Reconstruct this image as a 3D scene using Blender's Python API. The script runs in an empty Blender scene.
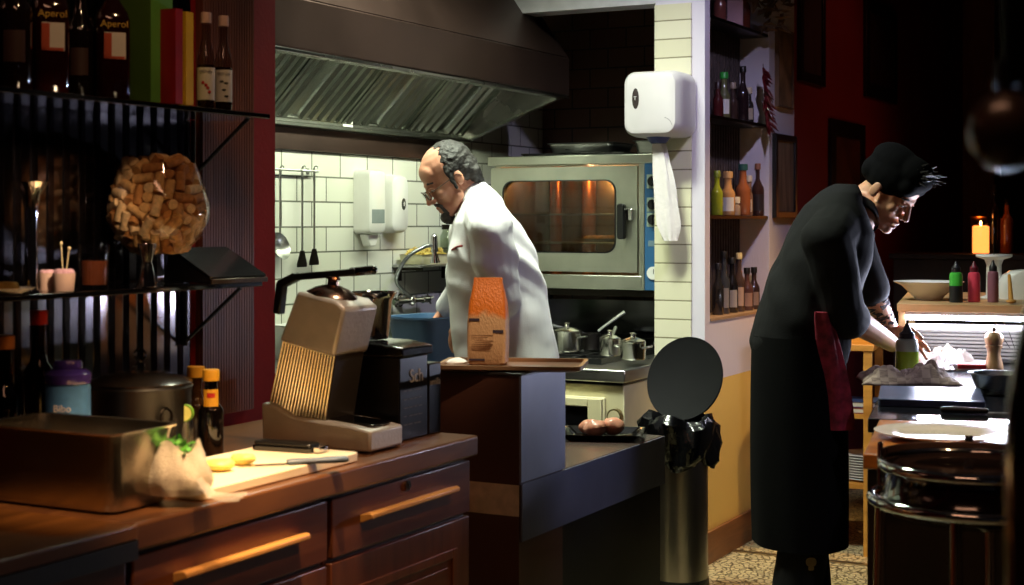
import bpy, bmesh, math, random
import numpy as np
from mathutils import Vector, Matrix, noise
R = math.radians
PI = math.pi
random.seed(7)
SC = bpy.context.scene
COL = SC.collection
V = Vector
# ---------------------------------------------------------------- camera model (1024x585 photograph)
YAW = R(27.7); ZC = 1.42; FPX = 1500.0; HY = 222.0
CA, SA = math.cos(YAW), math.sin(YAW)
RIGHT = V((CA, SA, 0)); FWD = V((-SA, CA, 0)); UP = V((0, 0, 1))
def ray(px, py):
    return FWD + RIGHT*((px-512)/FPX) - UP*((py-HY)/FPX)
def at(px, py, D): return V((0, 0, ZC)) + ray(px, py)*D
def onZ(px, py, z):
    r = ray(px, py); return V((0, 0, ZC)) + r*((z-ZC)/r.z)
def onX(px, py, x):
    r = ray(px, py); return V((0, 0, ZC)) + r*(x/r.x)
def onY(px, py, y):
    r = ray(px, py); return V((0, 0, ZC)) + r*(y/r.y)
def c_(h):
    h = h.lstrip('#'); out = []
    for i in (0, 2, 4):
        s = int(h[i:i+2], 16)/255
        out.append(s/12.92 if s <= .04045 else ((s+.055)/1.055)**2.4)
    return tuple(out)
# ---------------------------------------------------------------- mesh builder
def rr(w, h, r, n=4):
    o = []
    for (sx, sy, a0) in ((1, 1, 0), (-1, 1, 90), (-1, -1, 180), (1, -1, 270)):
        for k in range(n+1):
            a = R(a0+90*k/n)
            o.append((sx*(w/2-r)+r*math.cos(a), sy*(h/2-r)+r*math.sin(a)))
    return o
def frame_of(d):
    d = V(d).normalized()
    a = V((0, 0, 1)) if abs(d.z) < .9 else V((1, 0, 0))
    x = a.cross(d).normalized(); y = d.cross(x)
    return x, y, d
class MB:
    def __init__(s): s.v = []; s.f = []; s.mi = []; s.cur = 0
    def add(s, vs, fs, M=None):
        o = len(s.v)
        for p in vs:
            p = V(p)
            s.v.append(M @ p if M is not None else p)
        for f in fs:
            s.f.append([i+o for i in f]); s.mi.append(s.cur)
        return s
    def box(s, c, d, M=None):
        x, y, z = c; a, b, h = d[0]/2, d[1]/2, d[2]/2
        vs = [(x+i*a, y+j*b, z+k*h) for i in (-1, 1) for j in (-1, 1) for k in (-1, 1)]
        return s.add(vs, [(0, 1, 3, 2), (4, 6, 7, 5), (0, 4, 5, 1), (2, 3, 7, 6), (0, 2, 6, 4), (1, 5, 7, 3)], M)
    def bx(s, lo, hi, M=None):
        return s.box([(a+b)/2 for a, b in zip(lo, hi)], [abs(b-a) for a, b in zip(lo, hi)], M)
    def prism(s, o, z0, z1, M=None, top=None):
        n = len(o); t = top or o
        vs = [(x, y, z0) for x, y in o]+[(x, y, z1) for x, y in t]
        fs = [tuple(range(n))[::-1], tuple(range(n, 2*n))]+[(i, (i+1) % n, n+(i+1) % n, n+i) for i in range(n)]
        return s.add(vs, fs, M)
    def loft(s, rings, M=None, cap=True, closed=True):
        n = len(rings[0]); vs = [p for r in rings for p in r]; fs = []
        for k in range(len(rings)-1):
            for i in range(n if closed else n-1):
                j = (i+1) % n
                fs.append((k*n+i, k*n+j, (k+1)*n+j, (k+1)*n+i))
        if cap and closed:
            fs.append(tuple(range(n))[::-1]); fs.append(tuple((len(rings)-1)*n+i for i in range(n)))
        return s.add(vs, fs, M)
    def lathe(s, prof, seg=24, loc=(0, 0, 0), M=None, close=False):
        vs = []; idx = []
        for r, z in prof:
            if r < 1e-6: idx.append([len(vs)]); vs.append((loc[0], loc[1], loc[2]+z))
            else:
                idx.append(list(range(len(vs), len(vs)+seg)))
                for i in range(seg):
                    a = 2*PI*i/seg; vs.append((loc[0]+r*math.cos(a), loc[1]+r*math.sin(a), loc[2]+z))
        fs = []
        pr = list(zip(idx, idx[1:]))
        if close: pr.append((idx[-1], idx[0]))
        for A, B in pr:
            for i in range(seg):
                j = (i+1) % seg
                if len(A) == 1 and len(B) == 1: continue
                if len(A) == 1: fs.append((A[0], B[j], B[i]))
                elif len(B) == 1: fs.append((A[i], A[j], B[0]))
                else: fs.append((A[i], A[j], B[j], B[i]))
        return s.add(vs, fs, M)
    def cyl(s, p, q, r, seg=16, r2=None):
        p, q = V(p), V(q); x, y, d = frame_of(q-p); r2 = r if r2 is None else r2
        rings = [[c+x*(k*math.cos(2*PI*i/seg))+y*(k*math.sin(2*PI*i/seg)) for i in range(seg)] for c, k in ((p, r), (q, r2))]
        return s.loft(rings)
    def tube(s, pts, r, seg=8, cap=True, loop=False):
        pts = [V(p) for p in pts]; n = len(pts); rings = []; x = None
        for i, p in enumerate(pts):
            if loop: t = (pts[(i+1) % n]-pts[i-1]).normalized()
            else: t = (pts[min(i+1, n-1)]-pts[max(i-1, 0)]).normalized()
            if x is None: x, y, _ = frame_of(t)
            else:
                x = (x-t*x.dot(t)).normalized(); y = t.cross(x)
            k = r[i] if isinstance(r, (list, tuple)) else r
            rings.append([p+x*(k*math.cos(2*PI*j/seg))+y*(k*math.sin(2*PI*j/seg)) for j in range(seg)])
        if loop: rings.append(rings[0])
        return s.loft(rings, cap=cap and not loop)
    def ball(s, c, r, M=None, seg=16):
        if not isinstance(r, (list, tuple)): r = (r, r, r)
        n = seg//2; prof = [(math.sin(PI*k/n), -math.cos(PI*k/n)) for k in range(n+1)]; prof[0] = (0, -1); prof[-1] = (0, 1)
        T = Matrix.Translation(V(c)) @ (M.to_4x4() if M is not None else Matrix.Identity(4)) @ Matrix.Diagonal((r[0], r[1], r[2], 1))
        return s.lathe(prof, seg, M=T)
    def cap(s, p, r1, q, r2, seg=14):
        p, q = V(p), V(q); L = (q-p).length
        if L < 1e-5: return s.ball(p, max(r1, r2))
        x, y, d = frame_of(q-p)
        sn = max(-.95, min(.95, (r1-r2)/L)); b = math.asin(sn)
        prof = [(0, -r1)]
        for k in range(1, 6):
            a = -PI/2+(PI/2+b)*k/5; prof.append((r1*math.cos(a), r1*math.sin(a)))
        for k in range(0, 5):
            a = b+(PI/2-b)*k/5; prof.append((r2*math.cos(a), L+r2*math.sin(a)))
        prof.append((0, L+r2))
        T = Matrix(((x.x, y.x, d.x, p.x), (x.y, y.y, d.y, p.y), (x.z, y.z, d.z, p.z), (0, 0, 0, 1)))
        return s.lathe(prof, seg, M=T)
def arc(c, r, a0, a1, n, ax=(1, 0, 0), ay=(0, 0, 1)):
    c, ax, ay = V(c), V(ax), V(ay)
    return [c+ax*(r*math.cos(R(a0+(a1-a0)*k/n)))+ay*(r*math.sin(R(a0+(a1-a0)*k/n))) for k in range(n+1)]
def smooth_path(pts, n=6):
    pts = [V(p) for p in pts]; out = []
    P = [pts[0]*2-pts[1]]+pts+[pts[-1]*2-pts[-2]]
    for i in range(1, len(P)-2):
        for k in range(n):
            t = k/n; a, b, c, d = P[i-1], P[i], P[i+1], P[i+2]
            out.append(.5*((2*b)+(c-a)*t+(2*a-5*b+4*c-d)*t*t+(3*b-a-3*c+d)*t**3))
    out.append(pts[-1]); return out
# ---------------------------------------------------------------- objects
def link_mesh(name, me, m, parent, loc, rotz, bevel):
    o = bpy.data.objects.new(name, me); COL.objects.link(o)
    for x in (m if isinstance(m, (list, tuple)) else [m]): me.materials.append(x)
    o.location = loc; o.rotation_euler = (0, 0, rotz)
    if parent is not None: o.parent = parent
    if bevel:
        b = o.modifiers.new('bevel', 'BEVEL'); b.width = bevel; b.segments = 2; b.limit_method = 'ANGLE'; b.angle_limit = R(40)
    return o
def obj(name, mb, m, parent=None, loc=(0, 0, 0), rotz=0, bevel=0, sharp=38):
    me = bpy.data.meshes.new(name)
    me.from_pydata([tuple(p) for p in mb.v], [], mb.f); me.update()
    for p, k in zip(me.polygons, mb.mi): p.material_index = k
    b = bmesh.new(); b.from_mesh(me); bmesh.ops.recalc_face_normals(b, faces=b.faces); b.to_mesh(me); b.free()
    for p in me.polygons: p.use_smooth = True
    me.set_sharp_from_angle(angle=R(sharp))
    return link_mesh(name, me, m, parent, loc, rotz, bevel)
def tag(o, label, cat, group=None, kind=None):
    o['label'] = label; o['category'] = cat
    if group: o['group'] = group
    if kind: o['kind'] = kind
    return o
def thing(name, label, cat, loc=(0, 0, 0), rotz=0, group=None):
    o = bpy.data.objects.new(name, None); COL.objects.link(o); o.empty_display_size = .05
    o.location = loc; o.rotation_euler = (0, 0, rotz)
    return tag(o, label, cat, group)
def struct(name, mb, m, parent=None, bevel=0, loc=(0, 0, 0), rotz=0):
    o = obj(name, mb, m, parent, loc, rotz, bevel)
    if parent is None: o['kind'] = 'structure'
    return o
def dup(o, loc, rotz=None, label=None, group=None):
    r = o.copy(); COL.objects.link(r); r.location = loc
    if rotz is not None: r.rotation_euler = (0, 0, rotz)
    if label: r['label'] = label
    if group: r['group'] = group
    for ch in list(o.children):
        k = ch.copy(); COL.objects.link(k); k.parent = r
        for g in ch.children:
            h = g.copy(); COL.objects.link(h); h.parent = k
    return r
def remeshed(name, mb, m, parent, voxel=.006, smooth=3, noise_amp=0, noise_scale=10, fold=None, factor=.5):
    me = bpy.data.meshes.new('tmp'); me.from_pydata([tuple(p) for p in mb.v], [], mb.f); me.update()
    b = bmesh.new(); b.from_mesh(me); bmesh.ops.recalc_face_normals(b, faces=b.faces); b.to_mesh(me); b.free()
    t = bpy.data.objects.new('tmp', me); COL.objects.link(t)
    r = t.modifiers.new('r', 'REMESH'); r.mode = 'VOXEL'; r.voxel_size = voxel; r.use_smooth_shade = True
    if smooth:
        q = t.modifiers.new('s', 'SMOOTH'); q.factor = factor; q.iterations = smooth
    bpy.context.view_layer.update()
    dg = bpy.context.evaluated_depsgraph_get()
    out = bpy.data.meshes.new_from_object(t.evaluated_get(dg)); out.name = name
    bpy.data.objects.remove(t); bpy.data.meshes.remove(me)
    if noise_amp or fold:
        nrm = [v.normal.copy() for v in out.vertices]
        for v, n in zip(out.vertices, nrm):
            d = noise_amp*noise.noise(v.co*noise_scale) if noise_amp else 0
            if fold: d += fold(v.co)
            v.co = v.co+n*d
    for p in out.polygons: p.use_smooth = True
    out.materials.clear()
    return link_mesh(name, out, m, parent, (0, 0, 0), 0, 0)
def text(name, body, size, m, parent, M, depth=.0006, align='CENTER'):
    cu = bpy.data.curves.new('t', 'FONT'); cu.body = body; cu.size = size; cu.extrude = depth; cu.align_x = align; cu.align_y = 'CENTER'
    t = bpy.data.objects.new('t', cu); COL.objects.link(t)
    bpy.context.view_layer.update()
    me = bpy.data.meshes.new_from_object(t.evaluated_get(bpy.context.evaluated_depsgraph_get()))
    bpy.data.objects.remove(t); bpy.data.curves.remove(cu)
    me.transform(M); me.materials.clear()
    return link_mesh(name, me, m, parent, (0, 0, 0), 0, 0)
def face_mat(origin, xdir, ydir):
    x = V(xdir).normalized(); y = V(ydir).normalized(); z = x.cross(y)
    return Matrix(((x.x, y.x, z.x, origin[0]), (x.y, y.y, z.y, origin[1]), (x.z, y.z, z.z, origin[2]), (0, 0, 0, 1)))
# ---------------------------------------------------------------- materials
def nodes(name):
    m = bpy.data.materials.new(name); m.use_nodes = True
    nt = m.node_tree; b = nt.nodes['Principled BSDF']; return m, nt, b
def mat(name, col, rough=.5, metal=0, var=.12, vscale=14, bump=0, bscale=60, spec=.5, coat=0, emit=None, estr=0, sheen=0, stretch=None, rvar=0, sss=0):
    m, nt, b = nodes(name); N, L = nt.nodes, nt.links
    col = c_(col) if isinstance(col, str) else col
    tc = N.new('ShaderNodeTexCoord'); src = tc.outputs['Object']
    if stretch:
        mp = N.new('ShaderNodeMapping'); mp.inputs['Scale'].default_value = stretch; L.new(src, mp.inputs['Vector']); src = mp.outputs['Vector']
    nz = N.new('ShaderNodeTexNoise'); nz.inputs['Scale'].default_value = vscale; nz.inputs['Detail'].default_value = 4; L.new(src, nz.inputs['Vector'])
    rp = N.new('ShaderNodeValToRGB'); rp.color_ramp.elements[0].position = .3; rp.color_ramp.elements[1].position = .7
    rp.color_ramp.elements[0].color = tuple(min(1, x*(1-var)) for x in col)+(1,)
    rp.color_ramp.elements[1].color = tuple(min(1, x*(1+var)) for x in col)+(1,)
    L.new(nz.outputs['Fac'], rp.inputs['Fac']); L.new(rp.outputs['Color'], b.inputs['Base Color'])
    b.inputs['Roughness'].default_value = rough; b.inputs['Metallic'].default_value = metal
    b.inputs['Specular IOR Level'].default_value = spec
    if coat: b.inputs['Coat Weight'].default_value = coat; b.inputs['Coat Roughness'].default_value = .08
    if sheen: b.inputs['Sheen Weight'].default_value = sheen
    if sss:
        b.inputs['Subsurface Weight'].default_value = sss; b.inputs['Subsurface Radius'].default_value = (.01, .004, .002); b.inputs['Subsurface Scale'].default_value = .6
    if rvar:
        mr = N.new('ShaderNodeMapRange'); mr.inputs['To Min'].default_value = max(0, rough-rvar); mr.inputs['To Max'].default_value = rough+rvar
        L.new(nz.outputs['Fac'], mr.inputs['Value']); L.new(mr.outputs['Result'], b.inputs['Roughness'])
    if bump:
        n2 = N.new('ShaderNodeTexNoise'); n2.inputs['Scale'].default_value = bscale; n2.inputs['Detail'].default_value = 3; L.new(src, n2.inputs['Vector'])
        bp = N.new('ShaderNodeBump'); bp.inputs['Strength'].default_value = bump; bp.inputs['Distance'].default_value = .01
        L.new(n2.outputs['Fac'], bp.inputs['Height']); L.new(bp.outputs['Normal'], b.inputs['Normal'])
    if emit:
        b.inputs['Emission Color'].default_value = c_(emit)+(1,); b.inputs['Emission Strength'].default_value = estr
    return m
def glass(name, tint='#ffffff', rough=.03, refl=1.0, tintdens=1.0):
    m = bpy.data.materials.new(name); m.use_nodes = True; nt = m.node_tree; N, L = nt.nodes, nt.links
    N.clear(); out = N.new('ShaderNodeOutputMaterial'); mix = N.new('ShaderNodeMixShader'); tr = N.new('ShaderNodeBsdfTransparent'); gl = N.new('ShaderNodeBsdfGlossy')
    fr = N.new('ShaderNodeFresnel'); ge = N.new('ShaderNodeNewGeometry'); mi = N.new('ShaderNodeMapRange'); mi.inputs['To Min'].default_value = 1.42; mi.inputs['To Max'].default_value = 1/1.42
    L.new(ge.outputs['Backfacing'], mi.inputs['Value']); L.new(mi.outputs['Result'], fr.inputs['IOR'])
    nz = N.new('ShaderNodeTexNoise'); nz.inputs['Scale'].default_value = 20
    mr = N.new('ShaderNodeMapRange'); mr.inputs['To Min'].default_value = max(.0, rough-.015); mr.inputs['To Max'].default_value = rough+.015
    L.new(nz.outputs['Fac'], mr.inputs['Value']); L.new(mr.outputs['Result'], gl.inputs['Roughness'])
    tr.inputs['Color'].default_value = c_(tint)+(1,); gl.inputs['Color'].default_value = (refl, refl, refl, 1)
    L.new(fr.outputs['Fac'], mix.inputs['Fac']); L.new(tr.outputs['BSDF'], mix.inputs[1]); L.new(gl.outputs['BSDF'], mix.inputs[2]); L.new(mix.outputs['Shader'], out.inputs['Surface'])
    return m
def wood(name, dark, light, axis='Y', scale=3, rough=.4, ring=9, coat=0):
    m, nt, b = nodes(name); N, L = nt.nodes, nt.links
    tc = N.new('ShaderNodeTexCoord'); mp = N.new('ShaderNodeMapping')
    s = {'X': (.12, 1, 1), 'Y': (1, .12, 1), 'Z': (1, 1, .12)}[axis]; mp.inputs['Scale'].default_value = s
    nz = N.new('ShaderNodeTexNoise'); nz.inputs['Scale'].default_value = scale*ring; nz.inputs['Detail'].default_value = 6; nz.inputs['Distortion'].default_value = .6
    rp = N.new('ShaderNodeValToRGB'); rp.color_ramp.elements[0].position = .32; rp.color_ramp.elements[1].position = .68
    rp.color_ramp.elements[0].color = c_(dark)+(1,); rp.color_ramp.elements[1].color = c_(light)+(1,)
    L.new(tc.outputs['Object'], mp.inputs['Vector']); L.new(mp.outputs['Vector'], nz.inputs['Vector']); L.new(nz.outputs['Fac'], rp.inputs['Fac']); L.new(rp.outputs['Color'], b.inputs['Base Color'])
    bp = N.new('ShaderNodeBump'); bp.inputs['Strength'].default_value = .15; bp.inputs['Distance'].default_value = .004; L.new(nz.outputs['Fac'], bp.inputs['Height']); L.new(bp.outputs['Normal'], b.inputs['Normal'])
    b.inputs['Roughness'].default_value = rough
    if coat: b.inputs['Coat Weight'].default_value = coat; b.inputs['Coat Roughness'].default_value = .15
    return m
def tiles(name, c1, c2, grout, w, h, u='Y', rough=.2, mortar=.003, offset=.5, bump=.4, coordscale=None):
    m, nt, b = nodes(name); N, L = nt.nodes, nt.links
    tc = N.new('ShaderNodeTexCoord'); sp = N.new('ShaderNodeSeparateXYZ'); cb = N.new('ShaderNodeCombineXYZ')
    L.new(tc.outputs['Object'], sp.inputs[0]); L.new(sp.outputs[u], cb.inputs[0]); L.new(sp.outputs['Y' if u == 'XF' else 'Z'], cb.inputs[1])
    br = N.new('ShaderNodeTexBrick'); br.offset = offset; br.inputs['Scale'].default_value = 1; br.inputs['Brick Width'].default_value = w; br.inputs['Row Height'].default_value = h
    br.inputs['Mortar Size'].default_value = mortar; br.inputs['Mortar Smooth'].default_value = .2; br.inputs['Bias'].default_value = 0
    br.inputs['Color1'].default_value = c_(c1)+(1,); br.inputs['Color2'].default_value = c_(c2)+(1,); br.inputs['Mortar'].default_value = c_(grout)+(1,)
    L.new(cb.outputs[0], br.inputs['Vector']); L.new(br.outputs['Color'], b.inputs['Base Color'])
    bp = N.new('ShaderNodeBump'); bp.inputs['Strength'].default_value = bump; bp.inputs['Distance'].default_value = .003; bp.invert = True
    L.new(br.outputs['Fac'], bp.inputs['Height']); L.new(bp.outputs['Normal'], b.inputs['Normal'])
    b.inputs['Roughness'].default_value = rough
    return m
STEEL = mat('brushed steel', '#a9aaa6', .3, 1, .1, 6, .05, 200, stretch=(1, 1, 12), rvar=.08)
STEEL_WARM = mat('warm brushed steel', '#c9c0b0', .22, 1, .08, 6, .04, 150)
CHROME = mat('chrome', '#d6d6d6', .08, 1, .04)
DARKMETAL = mat('dark metal', '#2a2622', .35, 1, .2)
BLACKP = mat('black plastic', '#0c0c0d', .35, 0, .2)
BLACKG = mat('black gloss', '#08080a', .12, 0, .2, coat=.5)
WHITEP = mat('white plastic', '#e9e9e6', .3, 0, .03)
CERAMIC = mat('white ceramic', '#eceae6', .15, 0, .02)
GLASS = glass('clear glass')
THINGLASS = glass('shelf glass', '#7f8a86', .02)
RUBBER = mat('rubber', '#141414', .7)
# ================================================================ SETTING
WB = -2.45; WK = -3.47; WN = -2.18; YB = 6.95; CEIL = 3.2
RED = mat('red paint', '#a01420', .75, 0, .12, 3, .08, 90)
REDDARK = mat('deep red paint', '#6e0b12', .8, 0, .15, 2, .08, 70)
WHITEWALL = None
def two_tone(name, low, high, zsplit):
    m, nt, b = nodes(name); N, L = nt.nodes, nt.links
    g = N.new('ShaderNodeNewGeometry'); sp = N.new('ShaderNodeSeparateXYZ'); L.new(g.outputs['Position'], sp.inputs[0])
    gt = N.new('ShaderNodeMath'); gt.operation = 'GREATER_THAN'; gt.inputs[1].default_value = zsplit; L.new(sp.outputs['Z'], gt.inputs[0])
    mx = N.new('ShaderNodeMix'); mx.data_type = 'RGBA'; L.new(gt.outputs[0], mx.inputs[0])
    mx.inputs[6].default_value = c_(low)+(1,); mx.inputs[7].default_value = c_(high)+(1,)
    L.new(mx.outputs[2], b.inputs['Base Color']); b.inputs['Roughness'].default_value = .8
    nz = N.new('ShaderNodeTexNoise'); nz.inputs['Scale'].default_value = 50; bp = N.new('ShaderNodeBump'); bp.inputs['Strength'].default_value = .12; bp.inputs['Distance'].default_value = .01
    L.new(nz.outputs['Fac'], bp.inputs['Height']); L.new(bp.outputs['Normal'], b.inputs['Normal'])
    return m
WHITEWALL = two_tone('white over yellow paint with baked warm light', '#e8c468', '#dcd6e0', .755)  # dado paint; its yellow also has the low warm light baked in
PLASTER = mat('dark plaster', '#3a3230', .9, 0, .1, 4, .1, 40)
CREAMTILE = tiles('cream wall tiles', '#eeefe6', '#e4e6d8', '#74776a', .2, .1, 'Y', .22, .0035)
PILTILE = tiles('cream strip tiles', '#e6e2c6', '#dcd8b8', '#8d8768', .9, .078, 'X', .25, .003, 0)
BROWNTILE = tiles('brown wall tiles', '#6a4a3a', '#5c3f32', '#1b1210', .2, .1, 'X', .35, .004)
# floor: small beige chips with dark flecks
def floor_mat():
    m, nt, b = nodes('fleck floor'); N, L = nt.nodes, nt.links
    tc = N.new('ShaderNodeTexCoord'); vo = N.new('ShaderNodeTexVoronoi'); vo.feature = 'DISTANCE_TO_EDGE'; vo.inputs['Scale'].default_value = 38
    L.new(tc.outputs['Object'], vo.inputs['Vector'])
    rp = N.new('ShaderNodeValToRGB'); rp.color_ramp.elements[0].position = .03; rp.color_ramp.elements[1].position = .14
    rp.color_ramp.elements[0].color = c_('#3a2f1e')+(1,); rp.color_ramp.elements[1].color = c_('#c9b58a')+(1,)
    L.new(vo.outputs['Distance'], rp.inputs['Fac'])
    nz = N.new('ShaderNodeTexNoise'); nz.inputs['Scale'].default_value = 9; mx = N.new('ShaderNodeMix'); mx.data_type = 'RGBA'; mx.blend_type = 'MULTIPLY'; mx.inputs[0].default_value = .6
    L.new(tc.outputs['Object'], nz.inputs['Vector']); L.new(rp.outputs['Color'], mx.inputs[6]); L.new(nz.outputs['Color'], mx.inputs[7])
    L.new(rp.outputs['Color'], b.inputs['Base Color']); b.inputs['Roughness'].default_value = .35
    return m
struct('floor', MB().bx((-4.2, -2.6, -.1), (4.2, 12.6, 0)), floor_mat())
struct('ceiling', MB().bx((-4.2, -2.6, CEIL), (4.2, 12.6, CEIL+.1)), PLASTER)
struct('wall_bar', MB().bx((WB-.15, -2.5, 0), (WB, 3.29, CEIL)), RED)
struct('wall_kitchen', MB().bx((WK-.12, 3.0, 0), (WK, YB, CEIL)), CREAMTILE)
struct('wall_kitchen_front', MB().bx((WK-.12, 2.9, 0), (WB-.16, 3.0, CEIL)), PLASTER)
struct('wall_back', MB().bx((WK-.12, YB, 0), (-2.46, YB+.12, CEIL)), BROWNTILE)
# wall with niche: built as pieces round the opening, one mesh
N0, N1, NZ0, NZ1, ND = 5.93, 6.72, 1.005, 2.75, .13
nw = MB()
nw.bx((-2.40, 5.87, 0), (WN, N0, CEIL)); nw.bx((-2.44, N1, 0), (WN, 7.11, CEIL))
nw.bx((-2.40, N0, 0), (WN, N1, NZ0)); nw.bx((-2.40, N0, NZ1), (WN, N1, CEIL)); nw.bx((-2.40, N0, NZ0), (WN-ND-.02, N1, NZ1))
struct('wall_niche', nw, WHITEWALL)
struct('trim_1', MB().bx((-2.398, 5.855, 0), (-2.236, 5.869, 2.33)), PILTILE)
struct('trim_2', MB().bx((WK, 5.875, 2.34), (-2.401, 6.0, CEIL)), mat('beam paint', '#d8d4d8', .7))
rb = MB()
k = 0
y = N0+.002
while y < N1-.006:
    rb.bx((WN-ND-.019, y, NZ0+.001), (WN-ND-.005-.004*(k % 3), y+.009, NZ1-.001)); y += .0115; k += 1
struct('trim_3', rb, mat('niche reed lining', '#4a3f3c', .6, 0, .35, 30))
WOODBASE = wood('oak baseboard', '#6e4526', '#8a5a34', 'Y', 3, .45)
struct('baseboard_niche', MB().bx((WN, 5.86, 0), (WN+.016, 7.11, .135)), WOODBASE, bevel=.003)
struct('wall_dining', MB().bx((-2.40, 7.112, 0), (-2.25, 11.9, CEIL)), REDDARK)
struct('wall_far', MB().bx((-2.4, 11.9, 0), (4.2, 12.05, CEIL)), mat('dark far wall', '#120d0c', .8))
struct('wall_right', MB().bx((4.1, -2.5, 0), (4.2, 11.9, CEIL)), PLASTER)
struct('wall_rear', MB().bx((-2.6, -2.6, 0), (4.2, -2.5, CEIL)), PLASTER)
struct('trim_4', MB().bx((-2.249, 11.6, 0), (-2.02, 11.899, CEIL)), wood('column wood', '#7a4a28', '#8d5a33', 'Z'))
struct('trim_5', MB().bx((WN+.02, 6.155, 0), (-.9, 6.185, .006)), mat('floor strip metal', '#b9a98c', .35, 1))
# wall cladding behind the bar
DARKCORR = mat('dark corrugated metal', '#8a848a', .13, 1, .2, 3)
prof = []
y = -1.0; rw = random.Random(21)
while y < 2.90:
    tl = .088+rw.uniform(-.02, .02); prof += [(WB+.022, y), (WB+.022-.013*tl, y+.013), (WB+.022-.026*tl, y+.026), (WB+.008, y+.031), (WB+.006, y+.037), (WB+.008, y+.043)]; y += .048
cor = MB(); rings = [[V((x, yy, z)) for x, yy in prof]+[V((WB+.0005, prof[-1][1], z)), V((WB+.0005, prof[0][1], z))] for z in (.93, 2.6)]
cor.loft(rings); struct('trim_6', cor, DARKCORR)
sl = MB(); y = 2.962
while y < 3.165:
    sl.bx((WB+.0005, y, .93), (WB+.022, y+.0075, 2.6)); y += .0105
sl.bx((WB+.0003, 2.96, .93), (WB+.012, 3.168, 2.6))
struct('trim_7', sl, wood('slat wood', '#6a3a2a', '#8a523a', 'Z'))
# ================================================================ LEFT COUNTER
CABW = wood('dark red-brown cabinet wood', '#46200f', '#64361c', 'Y', 2.5, .38, coat=.15)
CABD = wood('cabinet wood upright', '#46200f', '#60341c', 'Z', 2.5, .4, coat=.15)
TOPW = wood('worktop wood', '#50301a', '#704826', 'Y', 2, .36, coat=.2)
TOPD = wood('dark board wood', '#553414', '#74491f', 'Y', 2, .38, coat=.2)
OAK = wood('pale oak', '#b9803f', '#cf9a55', 'Y', 3, .4)
BRASS = mat('lock chrome', '#c9c4bb', .2, 1)
CT = .90
def worktop(lo, hi, m, label, edge=None):
    o = tag(obj('worktop', MB().bx(lo, hi), m, bevel=.006), label, 'worktop')
    return o
worktop((WB+.025, 1.985, .85), (-1.775, 3.205, CT), TOPW, 'brown wooden worktop carrying the white cutting board and juicer')
wl = thing('worktop', 'low lit wooden worktop end with black front edge beneath the steel pan', 'worktop', (-2.1, 1.6, .845))
obj('board', MB().bx((-.32, -.55, .03), (.335, .382, .055)), TOPD, wl, bevel=.003)
obj('front_edge', MB().bx((-.32, -.55, -.0035), (.337, .38, .0295)), mat('black edge strip', '#100c0a', .5), wl)
def cabinet(y0, y1, label, style):
    c = thing('base_cabinet', label, 'cabinet', (-1.81, (y0+y1)/2, 0), 0, 'base cabinets of the bar counter')
    h = (y1-y0)/2-.002
    obj('body', MB().bx((-.6, -h, .08), (-.001, h, .848 if style != 'knob' else .84)).bx((-.6, -h, 0), (-.05, h, .08)), CABW, c)
    d = obj('drawer', MB().bx((0, -h+.004, .715), (.02, h-.004, .84)), CABW, c, bevel=.003)
    if style == 'bar':
        hb = MB()
        hb.prism([(.02, .772), (.052, .784), (.052, .792), (.044, .796), (.02, .79)], -.19, .19, Matrix(((1, 0, 0, 0), (0, 0, 1, 0), (0, 1, 0, 0), (0, 0, 0, 1))))
        obj('handle', hb, OAK, d, bevel=.0015)
    else:
        kb = MB().ball((.034, .165, .775), (.018, .03, .014)).cyl((.018, .165, .775), (.03, .165, .775), .008)
        obj('knob', kb, BRASS, d)
    dm = MB().bx((0, -h+.004, .09), (.018, h-.004, .705))
    dr = obj('door', dm, CABD, c, bevel=.003)
    fr = MB(); w = h-.07
    fr.bx((.018, -w, .17), (.024, -w+.022, .64)).bx((.018, w-.022, .17), (.024, w, .64)).bx((.018, -w+.022, .17), (.024, w-.022, .192)).bx((.018, -w+.022, .618), (.024, w-.022, .64))
    obj('moulding', fr, CABD, dr, bevel=.002)
    obj('panel', MB().bx((.018, -w+.04, .21), (.0215, w-.04, .6)), CABW, dr, bevel=.002)
    return c, d
c1, d1 = cabinet(2.595, 3.195, 'red-brown base cabinet with lock and long oak handle below the juicer', 'bar')
lk = MB().cyl((.02, 0, .824), (.026, 0, .824), .011, 18).bx((.026, -.002, .817), (.028, .002, .831)); obj('lock', lk, BRASS, d1)
cabinet(1.99, 2.59, 'red-brown base cabinet with long oak handle below the cutting board', 'bar')
cabinet(1.385, 1.985, 'red-brown base cabinet with metal knob at the photo left edge', 'knob')
# ---- steel food pan
def food_pan(name, w, d, h, label, loc, rz=0, m=STEEL_WARM):
    r = .028; b = MB()
    def ring(dx, dy, rad, z): return [V((x, y, z)) for x, y in rr(w+dx, d+dy, max(rad, .004), 5)]
    rings = [ring(-.05, -.05, .02, .0005), ring(-.03, -.03, r, .006), ring(-.024, -.024, r, h*.5), ring(-.018, -.018, r, h-.02), ring(-.012, -.012, r, h-.006), ring(0, 0, r, h-.004), ring(.004, .004, r, h-.001), ring(0, 0, r, h),
             ring(-.014, -.014, r-.002, h-.001), ring(-.022, -.022, r-.003, h-.02), ring(-.028, -.028, r-.003, h*.5), ring(-.034, -.034, r-.003, .009), ring(-.054, -.054, .018, .003)]
    b.loft(rings)
    return tag(obj(name, b, m, None, loc, rz, sharp=50), label, 'pan')
food_pan('steel_food_pan', .345, .185, .147, 'deep rectangular steel food pan on the counter at the left edge', (-2.012, 2.093, CT), 0)
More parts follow.
